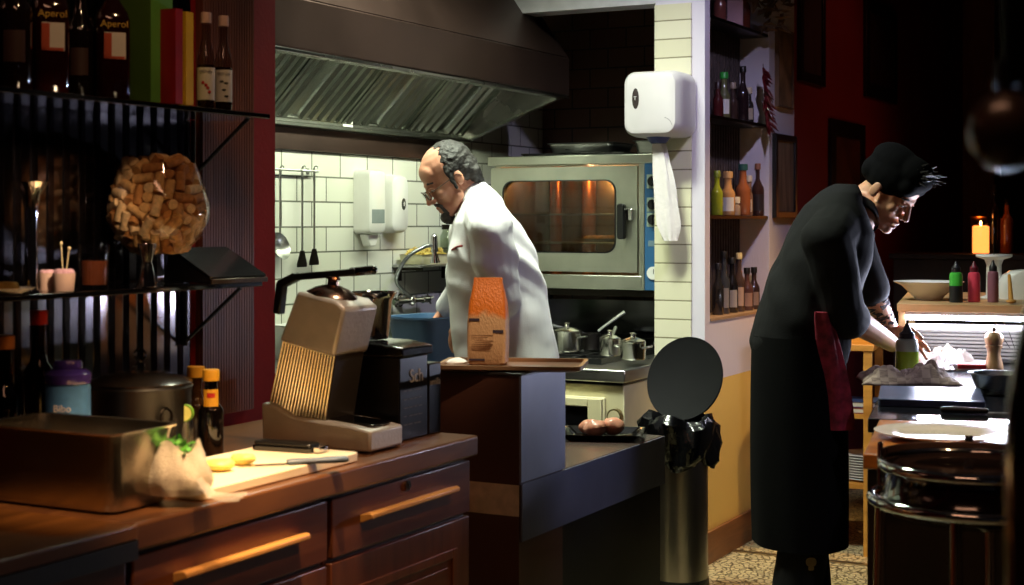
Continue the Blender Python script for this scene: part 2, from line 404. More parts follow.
# ---- cutting board, lemon, knife, stone case
BOARDM = mat('white cutting board', '#efe3c4', .45, 0, .04, 8, .03, 80)
cbz = CT+.021
cb = MB().prism([(x-1.932, y+2.465) for x, y in rr(.25, .53, .012)], CT+.0006, cbz)
tag(obj('cutting_board', cb, BOARDM, bevel=.003), 'white plastic cutting board lying on the wooden worktop', 'cutting board')
LEM = mat('lemon flesh', '#f3d878', .4, 0, .12, 30, .15, 60, sss=.2)
def chunk(px, py, s, lab):
    p = onZ(px, py, cbz)
    b = MB(); b.ball((0, 0, s[2]*.95), s, None, 20)
    for i, v in enumerate(b.v):
        k = 1+.13*noise.noise(v*55+V((px, 0, 0))); z = max(0, v.z*k); b.v[i] = V((v.x*k, v.y*k, min(z, s[2]*1.6)))
    tag(obj('lemon_piece', b, LEM, None, (p.x, p.y, cbz+.0004), R(30)), lab, 'lemon piece', 'yellow pieces on the cutting board')
chunk(220, 471, (.03, .026, .014), 'larger yellow lemon piece nearest the plastic bag on the board')
chunk(243, 465, (.027, .022, .013), 'smaller yellow lemon piece nearest the knife tip')
k0, k1, k2 = onZ(287, 462, cbz+.006), onZ(348, 459, cbz+.006), onZ(236, 464, cbz+.006)
kn = thing('chef_knife', 'knife with blue-grey handle lying across the white cutting board', 'knife', k0)
dx = (k1-k0).normalized(); L = (k1-k0).length; LB = (k2-k0).length
ang = math.atan2(dx.y, dx.x); kn.rotation_euler = (0, 0, ang)
bl = MB(); bl.prism([(0, -.012), (0, .012), (-LB*.7, .009), (-LB, -.010), (-LB*.5, -.012)], -.0052, -.0034)
obj('blade', bl, CHROME, kn)
hn = MB(); hn.loft([[V((x, r*1.3*math.cos(a), -.002+.8*r*math.sin(a)+.002)) for a in [2*PI*i/14 for i in range(14)]] for x, r in ((0, .0068), (.012, .0082), (L*.4, .0074), (L*.75, .0088), (L*.95, .0086), (L, .006))])
obj('handle', hn, mat('blue grey handle', '#4a5d74', .35), kn)
p = onZ(287, 452, cbz)
sc = thing('sharpening_case', 'flat black case with metal end on the cutting board before the juicer', 'case', (p.x-.015, p.y+.02, cbz+.0005), R(6))
obj('lower_shell', MB().prism(rr(.15, .055, .012), 0, .011), BLACKG, sc, bevel=.002)
obj('upper_shell', MB().prism(rr(.145, .05, .012), .0112, .019), BLACKP, sc, bevel=.003)
obj('metal_end', MB().prism([(x+.085, y) for x, y in rr(.02, .045, .006)], .002, .014), CHROME, sc, bevel=.002)
# ---- bag with herbs
BAGM = glass('clear plastic bag', '#f2ead8', .22, .8)
m, nt, b_ = nodes('milky plastic bag'); b_.inputs['Base Color'].default_value = c_('#f4ecd8')+(1,); b_.inputs['Roughness'].default_value = .25; b_.inputs['Alpha'].default_value = .62
nz = nt.nodes.new('ShaderNodeTexNoise'); nz.inputs['Scale'].default_value = 45; bp = nt.nodes.new('ShaderNodeBump'); bp.inputs['Strength'].default_value = .5; bp.inputs['Distance'].default_value = .01
nt.links.new(nz.outputs['Fac'], bp.inputs['Height']); nt.links.new(bp.outputs['Normal'], b_.inputs['Normal']); BAGM = m
bp0 = onZ(181, 497, cbz); bp0.x -= .03; bp0.y += .025
bg = MB(); rings = []
for k in range(15):
    t = k/14; z = .001+.088*t; s = .045*(1+.28*math.sin(PI*min(1, t*1.15)))*(1-.3*t*t)
    ring = []
    for i in range(40):
        a = 2*PI*i/40; w = 1+.10*noise.noise(V((math.cos(a)*2, math.sin(a)*2, z*30)))+.05*math.sin(7*a+z*60)
        ring.append(V((1.15*s*w*math.cos(a), .85*s*w*math.sin(a), z+.012*t*math.sin(3*a+1))))
    rings.append(ring)
for k in range(10):
    t = (12-k)/14; rings.append([V((v.x*.93, v.y*.93, max(v.z-.003, .004))) for v in rings[12-k]])
bg.loft(rings)
fl = [[V((.05+.012*k, -.03-.004*k+.05*(j/10-.5)*(1+.12*k), .004+.002*math.sin(j*2+k)+(.03 if k == 0 else .012 if k == 1 else 0))) for j in range(11)] for k in range(8)]
bg.loft(fl, closed=False, cap=False)
tag(obj('plastic_bag', bg, BAGM, None, (bp0.x, bp0.y, cbz), R(25)), 'open clear plastic bag of green herbs beside the steel pan', 'bag')
hb = MB()
for i in range(70):
    a = random.random()*2*PI; r = .032*math.sqrt(random.random()); z = .05+.046*random.random()
    c = V((r*math.cos(a), r*math.sin(a)*.8, z)); d = V((random.uniform(-1, 1), random.uniform(-1, 1), random.uniform(-.3, .8))).normalized(); s = V((-d.y, d.x, .2)).normalized()
    l = .017; w = .008
    hb.add([c-d*l, c-d*l*.2+s*w, c+d*l, c-d*l*.2-s*w, c+V((0, 0, .003))], [(0, 1, 4), (1, 2, 4), (2, 3, 4), (3, 0, 4)])
for i in range(14):
    a = random.random()*2*PI; hb.cyl((.02*math.cos(a), .02*math.sin(a), .008), (.034*math.cos(a+.3), .03*math.sin(a+.3), .07), .0012, 6)
tag(obj('herb_bunch', hb, mat('green herb leaves', '#4f9a2e', .5, 0, .35, 60), None, (bp0.x, bp0.y, cbz), R(25)), 'bunch of bright green herbs inside the open plastic bag', 'herbs')['kind'] = 'stuff'
lw = MB(); q = onZ(183, 424, CT+.11)
lime = MB(); lime.prism([(.016*math.cos(R(a)), .016*math.sin(R(a))) for a in range(-90, 91, 15)], -.006, .006)
p = onX(185, 413, -2.10)
lm = thing('lime_wedge', 'small lime wedge standing behind the right corner of the steel pan', 'lime', (p.x, p.y, p.z))
lm.rotation_euler = (R(90), 0, R(20))
obj('flesh', lime, mat('lime flesh', '#d9dd86', .4), lm)
pe = MB(); o1 = [(.0185*math.cos(R(a)), .0185*math.sin(R(a))) for a in range(-90, 91, 15)]; o2 = [(.0162*math.cos(R(a)), .0162*math.sin(R(a))) for a in range(90, -91, -15)]
pe.prism(o1+o2, -.0062, .0062); obj('rind', pe, mat('lime rind', '#5d8c22', .4), lm)
# small tumbler holding the wedge
tm = MB(); hgt = p.z-.012-CT
tm.lathe([(0, .0006), (.022, .0006), (.027, hgt), (.0255, hgt), (.021, .006), (0, .006)], 24)
tag(obj('tumbler', tm, GLASS, None, (p.x, p.y, CT)), 'small clear tumbler under the lime wedge behind the steel pan', 'glass')
# ---- citrus juicer
JY0, JY1 = 2.825, 2.955
JM = mat('cast juicer grey', '#b4b0aa', .4, .3, .08, 20, .1, 120)
jp = lambda px, py: (lambda q: (q.x, q.z))(onY(px, py, JY0))
XZ = Matrix(((1, 0, 0, 0), (0, 0, 1, 0), (0, 1, 0, 0), (0, 0, 0, 1)))
jr = thing('citrus_juicer', 'grey lever citrus juicer with ribbed slanting body at the worktop end', 'juicer', (0, 0, 0))
jr.location = (-1.98, 2.89, CT); off = V((-1.98, 2.89, CT))
def jrel(o): return [(x-off.x, z-off.z) for x, z in o]
base = jrel([(-2.135, .905), (-1.836, .905), (-1.836, .952), (-1.90, .962), (-2.05, .972), (-2.10, .995), (-2.138, 1.0)])
obj('base', MB().prism(base, JY0-off.y-.008, JY1-off.y, XZ), JM, jr, bevel=.006)
ft = MB()
for x in (-.13, .115):
    for y in (-.05, .045): ft.cyl((x, y, .0004), (x, y, .006), .012, 12)
obj('foot', ft, RUBBER, jr)
obj('drip_tray', MB().prism(rr(.13, .085, .01), .062, .0665, Matrix.Translation((.06, 0, .0)) @ Matrix.Rotation(R(4), 4, 'Y')), BLACKG, jr, bevel=.002)
col = jrel([jp(262, 424), jp(322, 431), jp(334, 352), jp(281, 336)])
bd = obj('body', MB().prism(col, -.055, .062, XZ), mat('dark juicer body', '#4a443c', .35, .6), jr, bevel=.004)
a0, a1, b0, b1 = [V((q[0], 0, q[1])) for q in (col[0], col[1], col[3], col[2])]
rbm = MB(); nr = 19
for i in range(nr):
    t = (i+.5)/nr
    rbm.cyl(a0.lerp(a1, t)+V((0, -.055, 0)), b0.lerp(b1, t)+V((0, -.055, 0)), .0034, 8)
obj('ribbed_panel', rbm, mat('ribbed aluminium', '#c4bba4', .2, 1, .1), bd)
hd = jrel([jp(279, 341), jp(334, 357), jp(345, 309), jp(336, 301), jp(297, 291)])
obj('head', MB().prism(hd, -.066, .075, XZ), JM, jr, bevel=.008)
c = onY(331, 300, 2.89)-off
slant = Matrix.Rotation(R(8), 4, 'Y')
bw = MB(); bw.lathe([(0, -.02), (.05, -.02), (.066, 0), (.070, .004), (.064, .005), (.05, -.012), (0, -.015)], 28); obj('juice_bowl', bw, CHROME, jr).matrix_local = Matrix.Translation(c) @ slant
dm = MB(); dm.lathe([(0, .004), (.058, .006), (.062, .010), (.058, .016), (.04, .027), (.02, .034), (.013, .036), (.012, .046), (.017, .05), (.014, .056), (0, .057)], 28)
obj('press_cup', dm, mat('bronze steel', '#a08070', .2, 1), jr).matrix_local = Matrix.Translation(c) @ slant
lv = MB(); e = lambda px, py: onY(px, py, 2.90)-off
for A, B, w in ((e(279, 312), e(282, 284), .010), (e(282, 284), e(296, 277), .010), (e(296, 277), e(356, 272), .008)):
    d = (B-A).normalized(); n = V((-d.z, 0, d.x))
    lv.loft([[P+n*w+V((0, -.012, 0)), P+n*w+V((0, .012, 0)), P-n*w+V((0, .012, 0)), P-n*w+V((0, -.012, 0))] for P in (A-d*.004, B+d*.004)])
la = obj('lever', lv, BLACKP, jr, bevel=.003)
obj('grip', MB().cap(e(352, 272), .0105, e(373, 270), .0105), BLACKG, la)
# ---- black boxes and pitcher at the end of the worktop
BOXM = mat('black printed tin', '#0d0c0d', .3, .2, .3, 20)
bt = thing('black_tin', 'tall black tin with pale handwriting beside the juicer', 'tin', (-1.99, 3.075, CT))
obj('body', MB().bx((-.11, -.065, .0006), (.11, .065, .2)), BOXM, bt, bevel=.004)
lid = MB().prism([(-.115, .2005), (.122, .2005), (.122, .222), (.06, .232), (-.115, .236)], -.07, .07, XZ)
obj('lid', lid, BLACKG, bt, bevel=.004)
INK = mat('pale ink', '#9a948e', .7)
text('lettering', 'Sch', .045, INK, bt, face_mat((.1115, .01, .15), (0, 1, 0), (0, 0, 1)))
rnd = random.Random(3); scr = MB()
for k in range(5):
    for j in range(4):
        scr.box((.1112, -.04+.022*j+rnd.uniform(-.004, .004), .118-.02*k), (.0006, .012+rnd.random()*.006, .0022))
obj('scribble', scr, mat('faint ink', '#5d5a5a', .8), bt)
b2 = thing('black_tin', 'shorter black tin lettered amila at the counter end', 'tin', (-1.965, 3.178, CT))
obj('body', MB().bx((-.085, -.034, .0006), (.085, .026, .175)), BOXM, b2, bevel=.004)
text('lettering', 'amila', .024, INK, b2, face_mat((.0858, -.004, .128), (0, 1, 0), (0, 0, 1)))
pt = MB(); pt.lathe([(0, .0004), (.034, .0004), (.037, .003), (.046, .095), (.058, .112), (.0595, .1135), (.057, .1145), (.0445, .097), (.035, .006), (0, .004)], 30)
p = onX(382, 340, -1.995)
tag(obj('steel_pitcher', pt, CHROME, None, (-1.995, 3.075, CT+.236)), 'shiny steel pitcher with flared rim standing on the black tin', 'pitcher')
# ---- things at the back of the left counter
cn = onX(68, 400, -2.26); cn.z = CT
t = thing('canister', 'blue canister with glossy purple lid behind the steel pan', 'canister', cn)
bdy = MB(); bdy.lathe([(0, .0006), (.043, .0006), (.046, .004), (.046, .178), (.044, .186), (0, .186)], 28); obj('body', bdy, mat('blue tin print', '#4f86c4', .35, 0, .25, 25), t)
l_ = MB(); l_.lathe([(0, .1865), (.0465, .1865), (.048, .192), (.048, .206), (.04, .214), (.03, .217), (.03, .228), (.026, .234), (0, .236)], 28); obj('lid', l_, mat('purple lid', '#3d2f86', .15, 0, .05, coat=.5), t)
ca = math.atan2(-cn.y, -cn.x)
fx, fy = math.cos(ca-.25), math.sin(ca-.25)
text('lettering', 'Bibo', .02, mat('white ink', '#e6e6ea', .6), t, face_mat((fx*.0472, fy*.0472, .138), (-fy, fx, 0), (0, 0, 1)))
ob = MB()
ob.ball((fx*.046, fy*.046, .118), (.004, .012, .008)).ball((fx*.046-fy*.012, fy*.046+fx*.012, .121), (.004, .007, .006)); obj('orange_motif', ob, mat('orange print', '#e08a2a', .5), t)
pc = onX(140, 400, -2.27); pc.z = CT
t = thing('cooking_pot', 'round black pot with dark lid and wire handle below the bar shelf', 'pot', pc)
q = MB(); q.lathe([(0, .0006), (.1, .0006), (.108, .01), (.112, .15), (.116, .158), (.112, .162), (.104, .155), (.1, .012), (0, .01)], 36); obj('body', q, BLACKP, t)
q = MB(); q.lathe([(.0, .163), (.113, .163), (.115, .167), (.1, .176), (.06, .186), (0, .19)], 36); ld = obj('lid', q, mat('dark enamel lid', '#332d29', .2, .6), t)
q = MB()
for s in (-1, 1):
    q.tube(smooth_path([(s*.022, -.012, .186), (s*.012, 0, .205), (s*.004, 0, .212), (s*.018, .0, .228), (0, 0, .243), (-s*.018, 0, .228)], 5), .0016, 6)
q.ball((0, 0, .211), .005); obj('wire_handle', q, CHROME, ld)
q = MB(); q.tube(arc((.108, -.04, .1), .018, 0, 360, 16, (0, 1, 0), (0, 0, 1)), .003, 6); obj('side_handle', q, DARKMETAL, t)
def bottle(name, prof, m, label, loc, group=None, cap=None, capm=None, lab=None, labm=None, liquid=None, liqm=None, seg=24, rz=0, cat='bottle'):
    t = thing(name, label, cat, loc, rz, group)
    q = MB(); q.lathe(prof, seg); obj('glass', q, m, t)
    if cap: q = MB(); q.lathe(cap, seg); obj('cap', q, capm, t)
    if lab:
        r, z0, z1, a0, a1 = lab
        q = MB(); n = 14; rg = [[V((k*math.cos(a0+(a1-a0)*i/n), k*math.sin(a0+(a1-a0)*i/n), z)) for i in range(n+1)] for k, z in ((r, z0), (r, z1))]
        rg2 = [[V((p.x*.985, p.y*.985, p.z)) for p in g] for g in rg[::-1]]
        q.loft(rg+rg2+[rg[0]], closed=False, cap=False); obj('label', q, labm, t)
    if liquid: q = MB(); q.lathe(liquid, seg); obj('liquid', q, liqm, t)
    return t
def bprof(r, h, rn, hs, hn, base=.0006):
    return [(0, base), (r*.92, base), (r, base+.005), (r, hs), (r*.93, hs+(hn-hs)*.25), (r*.6, hs+(hn-hs)*.6), (rn*1.1, hn-.004), (rn, hn), (rn, h-.012), (rn*1.15, h-.01), (rn*1.15, h), (0, h)]
def capprof(r, z0, z1): return [(0, z0), (r, z0), (r, z1-.002), (r*.92, z1), (0, z1)]
def toward(loc): return math.atan2(-loc[1], -loc[0])
DKGLASS = mat('dark bottle glass', '#0b0706', .08, 0, .2, coat=.6)
YEL = mat('yellow label', '#d8a02a', .5, 0, .1); REDL = mat('red print', '#b3201c', .5)
WHL = mat('white label', '#d9d3c8', .6, 0, .05)
p = onZ(211, 456, CT); a = toward(p)
t = bottle('sauce_bottle', bprof(.028, .19, .014, .1, .13), DKGLASS, 'dark sauce bottle with yellow cap and yellow label near the wooden slats', p, None, capprof(.0185, .168, .1925), YEL, (.0222, .112, .15, a-.8, a+.8), YEL)
q = MB(); n = 8
q.loft([[V((.0228*math.cos(a-.4+.8*i/n), .0228*math.sin(a-.4+.8*i/n), z)) for i in range(n+1)] for z in (.132, .142)], closed=False, cap=False); obj('red_band', q, REDL, t)
p = onX(196, 400, -2.22); p.z = CT
bottle('sauce_bottle', bprof(.028, .19, .014, .1, .13), mat('amber bottle', '#3c2410', .1, 0, .1, coat=.5), 'amber bottle with yellow cap half hidden behind the dark sauce bottle', p, None, capprof(.02, .168, .1925), YEL)
p = onX(39, 380, -2.33); p.z = CT
bottle('spirit_bottle', bprof(.031, .33, .014, .2, .25), glass('brown tinted glass', '#6a4a35'), 'clear brown bottle with red cap behind the blue canister', p, None, capprof(.0175, .306, .336), REDL, None, None, [(0, .004), (.029, .004), (.029, .06), (0, .06)], mat('amber spirit', '#5c3408', .1))
p = onX(4, 380, -2.33); p.z = CT
bottle('spirit_bottle', bprof(.034, .285, .016, .16, .2), glass('smoke tinted glass', '#5a4538'), 'bottle with orange collar at the far left of the counter', p, None, capprof(.021, .262, .29), mat('orange cap', '#9a5a1a', .4), None, None, [(0, .004), (.032, .004), (.032, .12), (0, .12)], mat('brown spirit', '#3a1e08', .1))
# ---- bar shelves
SZ0, SZ1 = 1.276, 1.684
for z, lab, yr in ((SZ0, 'lower black glass bar shelf below the cork-filled snifter', 2.945), (SZ1, 'upper black glass bar shelf carrying bottles and books', 2.975)):
    s = thing('wall_shelf', lab, 'shelf', (WB, 2.1, z), 0, 'bar shelves on the left wall')
    obj('board', MB().bx((.026, -1.6, -.012), (.22, yr-2.1, 0)), BLACKG, s, bevel=.002)
    br = MB()
    yy = yr-2.1-.06
    br.tube([(.2, yy, -.013), (.03, yy, -.15)], .005, 8).tube([(.03, yy, -.013), (.03, yy, -.16)], .006, 8)
    obj('bracket', br, BLACKP, s)
def on0(px, X=-2.33, z=SZ0):
    q = onX(px, 200, X); q.z = z+.0003; return q
# snifter with corks
sp = on0(158, -2.325)
t = thing('snifter_glass', 'giant snifter glass heaped with wine corks on the lower bar shelf', 'glass', sp)
BO = [(.0, .066), (.03, .068), (.07, .084), (.1, .112), (.117, .15), (.1185, .175), (.112, .21), (.1, .245), (.088, .275)]
IN = [(r-.0022, z+.0015) for r, z in BO[::-1] if r > 0]
q = MB(); q.lathe(BO+[(.087, .277)]+IN+[(0, .069)], 48); obj('bowl', q, GLASS, t)
q = MB(); q.lathe([(0, .0004), (.058, .0004), (.058, .003), (.02, .007), (.008, .014), (.006, .03), (.009, .055), (.018, .064), (.0, .0655)], 36); obj('stem', q, GLASS, t)
CORK = [mat('cork tan', '#c99a62', .85, 0, .22, 120, .2, 200), mat('cork pale', '#dcb88a', .85, 0, .2, 120, .2, 200), mat('cork dark', '#a9713c', .85, 0, .25, 120, .2, 200)]
def cmesh(m):
    q = MB(); q.lathe([(0, -.023), (.0104, -.023), (.0115, -.022), (.0117, 0), (.0115, .022), (.0104, .023), (0, .023)], 16); return obj('wine_cork', q, m)
protos = [cmesh(m) for m in CORK]
def Rin(z):
    prev = (0, .069)
    for r, zz in BO:
        if z <= zz:
            if zz == prev[1]: return r
            f = (z-prev[1])/(zz-prev[1]); return prev[0]+(r-prev[0])*f
        prev = (r, zz)
    return .088
rng = np.random.default_rng(5); NC = 285
cen = np.stack([rng.uniform(-.06, .06, NC), rng.uniform(-.06, .06, NC), rng.uniform(.1, .36, NC)], 1)
dr = rng.normal(size=(NC, 3)); dr /= np.linalg.norm(dr, axis=1)[:, None]
offs = np.array([-.0145, 0, .0145]); rad = .0121; core = np.array([0, 0, .185])
zs = np.linspace(.066, .5, 300); rs = np.array([Rin(z) for z in zs])
own = np.repeat(np.arange(NC), 3)
for it in range(260):
    P = (cen[:, None, :]+dr[:, None, :]*offs[None, :, None]).reshape(-1, 3)
    if it < 230: P[:, 2] -= .0012
    for sub in range(2):
        D = P[:, None, :]-P[None, :, :]; dist = np.linalg.norm(D, axis=2)+1e-9
        ov = np.maximum(0, 2*rad-dist); ov[own[:, None] == own[None, :]] = 0
        P = P+np.sum(D/dist[:, :, None]*ov[:, :, None]*.36, axis=1)
        r = np.hypot(P[:, 0], P[:, 1]); lim = np.maximum(np.interp(P[:, 2], zs, rs)-rad-.004, .002)
        k = np.where(r > lim, lim/np.maximum(r, 1e-6), 1); P[:, 0] *= k; P[:, 1] *= k
        P[:, 2] = np.maximum(P[:, 2], .083)
        w = P-core; dd = np.linalg.norm(w*np.array([1, 1, .75]), axis=1)+1e-9; P += w/dd[:, None]*np.maximum(0, .078-dd)[:, None]*.5
    Q = P.reshape(NC, 3, 3); cen = Q.mean(1); dr = Q[:, 2]-Q[:, 0]; dr /= np.linalg.norm(dr, axis=1)[:, None]
first = [True]*3
for i in range(NC):
    j = int(rng.integers(0, 3)); o = protos[j] if first[j] else protos[j].copy()
    if not first[j]: COL.objects.link(o)
    first[j] = False
    o.location = V(cen[i])+sp; o.rotation_euler = V(dr[i]).to_track_quat('Z', 'Y').to_euler()
    tag(o, 'wine cork heaped inside the giant snifter glass on the bar shelf', 'cork', 'corks in the snifter glass')
print('cork z range', cen[:, 2].min(), cen[:, 2].max())
# jigger, flared vessel, tumbler, cups, saucer, tablet
jg = on0(147, -2.25)
q = MB(); q.lathe([(0, .0005), (.022, .0005), (.0225, .003), (.012, .05), (.011, .054), (.012, .058), (.021, .092), (.0215, .096), (.020, .096), (.0108, .062), (0, .06)], 28)
tag(obj('jigger', q, CHROME, None, jg), 'steel double jigger standing before the cork snifter', 'jigger')
fv = on0(31, -2.28)
q = MB(); q.lathe([(0, .0005), (.019, .0005), (.019, .006), (.0135, .012), (.0125, .12), (.014, .17), (.02, .2), (.034, .222), (.036, .225), (.033, .225), (.018, .202), (.011, .17), (.010, .02), (0, .018)], 32)
tag(obj('flared_vessel', q, CHROME, None, fv), 'tall slim chrome vessel with flared mouth on the lower bar shelf', 'vessel')
CUPM = mat('pinkish paper cup', '#c7a79c', .7, 0, .08); FLUFF = mat('pink sugar', '#c99fb0', .8, 0, .2, 60, .4, 90)
for px, X, r, lab in ((47, -2.31, .017, 'small pinkish cup beside the flared chrome vessel'), (64, -2.26, .023, 'small pinkish cup holding cocktail picks on the bar shelf')):
    c = on0(px, X); t = thing('paper_cup', lab, 'cup', c, 0, 'small cups on the bar shelf')
    q = MB(); q.lathe([(0, .0005), (r*.86, .0005), (r, .038), (r*.93, .038), (r*.82, .004), (0, .004)], 22); obj('cup', q, CUPM, t)
    q = MB()
    for i in range(9):
        a = i*2.4; q.ball((r*.55*math.cos(a)*(i > 0), r*.55*math.sin(a)*(i > 0), .038), r*.42, None, 10)
    obj('filling', q, FLUFF, t)
    if r > .02:
        for j, (dx, dy, h) in enumerate(((-.006, 0, .1), (.008, .004, .09))):
            q = MB().cyl((dx*.4, dy*.4, .03), (dx*1.3, dy, h), .0011, 6).ball((dx*1.3, dy, h), .0035, None, 10); obj('cocktail_pick', q, mat('pick wood', '#d8c49a', .6), t)
c = on0(94, -2.31)
q = MB(); q.lathe([(0, .0005), (.03, .0005), (.034, .095), (.032, .095), (.028, .008), (0, .008)], 30)
t = thing('tumbler_glass', 'brown-tinted glass tumbler between the cups and the jigger', 'glass', c); obj('glass', q, GLASS, t)
q = MB(); q.lathe([(0, .0085), (.0277, .0085), (.0300, .06), (0, .06)], 30); obj('drink', q, mat('brown drink', '#4a2415', .2), t)
c = on0(6, -2.27)
t = thing('saucer', 'white saucer with a biscuit at the left end of the bar shelf', 'saucer', c)
q = MB(); q.lathe([(0, .0005), (.03, .0005), (.055, .012), (.056, .0135), (.052, .0135), (.03, .004), (0, .004)], 30); obj('plate', q, CERAMIC, t)
q = MB(); q.lathe([(0, .0045), (.024, .0045), (.026, .014), (.02, .024), (0, .026)], 20); obj('biscuit', q, mat('biscuit', '#c9a24a', .8, 0, .2, 60), t)
c = on0(215, -2.29)
t = thing('tablet', 'dark tablet on a slanted stand at the shelf end', 'tablet', c, R(-8))
q = MB(); q.prism([(-.085, .004), (.075, .0006), (.08, .003), (.08, .008), (-.06, .075), (-.066, .073), (-.085, .01)], -.085, .085, XZ); obj('stand', q, BLACKP, t, bevel=.002)
M = face_mat((.012, 0, .0452), (0, 1, 0), (-.902, 0, .432))
q = MB(); q.prism(rr(.18, .155, .008), 0, .005, M); obj('screen', q, mat('dark screen', '#141216', .12), t)
q = MB(); q.prism([(.0815, .0006), (.0865, .0006), (.0865, .012), (.0815, .012)], -.09, .09, XZ); obj('front_lip', q, mat('lip metal', '#6a5c54', .35, .8), t, bevel=.001)
# upper shelf
def up(px, X=-2.33): q = onX(px, 60, X); q.z = SZ1+.0003; return q
def square_bottle(px, X, w, h, label, withtext):
    c = up(px, X); t = thing('aperitif_bottle', label, 'bottle', c, toward(c)+R(8), 'aperitif bottles on the upper shelf')
    q = MB()
    q.loft([[V((x, y, z)) for x, y in rr(w*s, w*s, w*s*.3, 4)] for s, z in ((.94, .0006), (1, .005), (1, h*.62), (.9, h*.68), (.42, h*.78), (.36, h*.82), (.36, h*.95))]); obj('glass', q, mat('deep red bottle', '#220503', .06, 0, .2, coat=.7), t)
    q = MB(); q.lathe([(0, h*.951), (w*.21, h*.951), (w*.21, h), (0, h)], 20); obj('cap', q, mat('gold cap', '#a5813a', .3, .8), t)
    x = w/2+.0006
    q = MB().bx((x, -.022, .09), (x+.0008, .024, .148)); lb = obj('label', q, WHL, t)
    q = MB().bx((x+.0009, -.022, .09), (x+.0014, -.006, .146)).bx((x+.0009, -.022, .09), (x+.0014, .022, .096)); obj('orange_panel', q, mat('orange label print', '#b0421e', .6), t)
    text('lettering', 'Aperol', .021, mat('yellow print', '#c9a03a', .6), t, face_mat((x+.001, 0, .166), (0, 1, 0), (0, 0, 1)))
square_bottle(50, -2.31, .074, .285, 'dark red aperitif bottle with orange and white label, left one', 1)
square_bottle(112, -2.31, .074, .285, 'dark red aperitif bottle standing next to the green carton', 1)
for px, X, r, h, lab, col in ((15, -2.31, .034, .29, 'dark bottle with gold glint at the left end of the upper shelf', '#160a06'), (80, -2.36, .03, .27, 'slim dark bottle between the two aperitif bottles', '#120906')):
    c = up(px, X); bottle('liqueur_bottle', bprof(r, h, .014, h*.55, h*.75), mat('dark liqueur glass', col, .06, 0, .1, coat=.7), lab, c, None, capprof(.017, h-.03, h+.002), mat('gold foil', '#b8863a', .25, .9), (r+.0008, h*.2, h*.42, toward(c)-.7, toward(c)+.6), mat('brown label', '#3a2016', .6))
c = up(146, -2.31)
t = thing('carton', 'tall green bottle carton beside the red and yellow books', 'carton', c, R(0))
GRN = mat('green carton print', '#4f7a2c', .5, 0, .08, 6)
obj('box', MB().bx((-.045, -.036, .0003), (.045, .036, .30)), mat('dark green carton side', '#4a6a26', .5, 0, .1, 6), t, bevel=.001)
obj('spine', MB().bx((.0452, -.036, .0003), (.0462, .036, .30)), mat('light green carton front', '#5f9a44', .5, 0, .06), t)
for px, X, w, h, d, m, lab in ((178.5, -2.29, .024, .213, .14, mat('red cover', '#8e1118', .45), 'thin red book on the upper bar shelf'), (189, -2.29, .026, .210, .14, mat('yellow cover', '#d4ab16', .45), 'thin yellow book beside the red one on the upper bar shelf')):
    c = up(px, X+.068); t = thing('book', lab, 'book', (c.x-.068, c.y, c.z), 0, 'books on the upper bar shelf')
    obj('cover', MB().bx((-d/2, -w/2, .0003), (d/2, -w/2+.002, h)).bx((-d/2, w/2-.002, .0003), (d/2, w/2, h)).bx((d/2-.002, -w/2+.002, .0003), (d/2, w/2-.002, h)), m, t)
    obj('pages', MB().bx((-d/2+.003, -w/2+.0022, .003), (d/2-.0022, w/2-.0022, h-.003)), mat('paper', '#d8cfb8', .8), t)
SYR = glass('syrup glass', '#d8ccc2')
for px, lab, sy in ((206, 'syrup bottle with cherries on its label, left of the pair', 1), (223.5, 'syrup bottle with dark leaves on its label, right of the pair', 0)):
    c = up(px, -2.28); a = toward(c); r = .0208
    t = bottle('syrup_bottle', [(0, .0006), (r*.92, .0006), (r, .004), (r, .118), (r*.9, .13), (r*.5, .165), (.0095, .18), (.0095, .214), (0, .214)], SYR, lab, c, 'syrup bottles on the upper bar shelf', capprof(.0125, .204, .229), mat('pale cap', '#c9a59a', .5), (r+.0008, .022, .098, a-1.25, a+1.25), WHL, [(0, .003), (r*.9, .003), (r*.9, .105), (0, .105)], mat('dark syrup', '#2a0c10', .2))
    f = V((math.cos(a), math.sin(a), 0)); s = V((-f.y, f.x, 0))
    text('lettering', 'MONIN', .0085, mat('grey ink', '#3a3a3a', .6), t, face_mat(tuple(f*(r+.0022)+V((0, 0, .088))), tuple(s), (0, 0, 1)), .0003)
    q = MB()
    pts = ((-.007, .062), (.004, .05), (.008, .04), (.0, .056)) if sy else ((-.004, .07), (.006, .066), (.001, .05), (.007, .035))
    for (u, z) in pts:
        b_ = f*(r+.0012)+s*u+V((0, 0, z)); q.ball(b_, (.0014, .0042, .0042) if sy else (.0014, .0055, .0028), Matrix.Rotation(a, 3, 'Z'), 10)
    obj('fruit_print', q, mat('cherry print' if sy else 'dark leaf print', '#b01c22' if sy else '#3a3d34', .6), t)
# ================================================================ KITCHEN
# ---- hood
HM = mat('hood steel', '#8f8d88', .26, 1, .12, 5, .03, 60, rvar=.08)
HF = mat('hood front steel with reflection tint', '#4c3a34', .38, .8, .15, 4, rvar=.08)  # brown tint paints a warm reflection into the steel colour
FIL = mat('filter steel', '#a3a69d', .24, 1, .1, 8)
HX0, HX1, HY0, HY1 = WK+.004, -2.9, 3.35, 6.08
hood = thing('range_hood', 'long steel extractor hood above the tiled sink wall', 'range hood', (0, 0, 0))
hood.location = (-3.2, 4.7, 1.98); ho = V((-3.2, 4.7, 1.98))
def H(x, y, z): return V((x, y, z))-ho
def hb(name, los, m, par=hood, bevel=.002):
    q = MB()
    for lo, hi in los: q.bx(H(*lo), H(*hi))
    return obj(name, q, m, par, bevel=bevel)
fas = hb('fascia', [((HX1-.018, HY0, 1.985), (HX1, HY1, 2.155))], HF, bevel=.006)
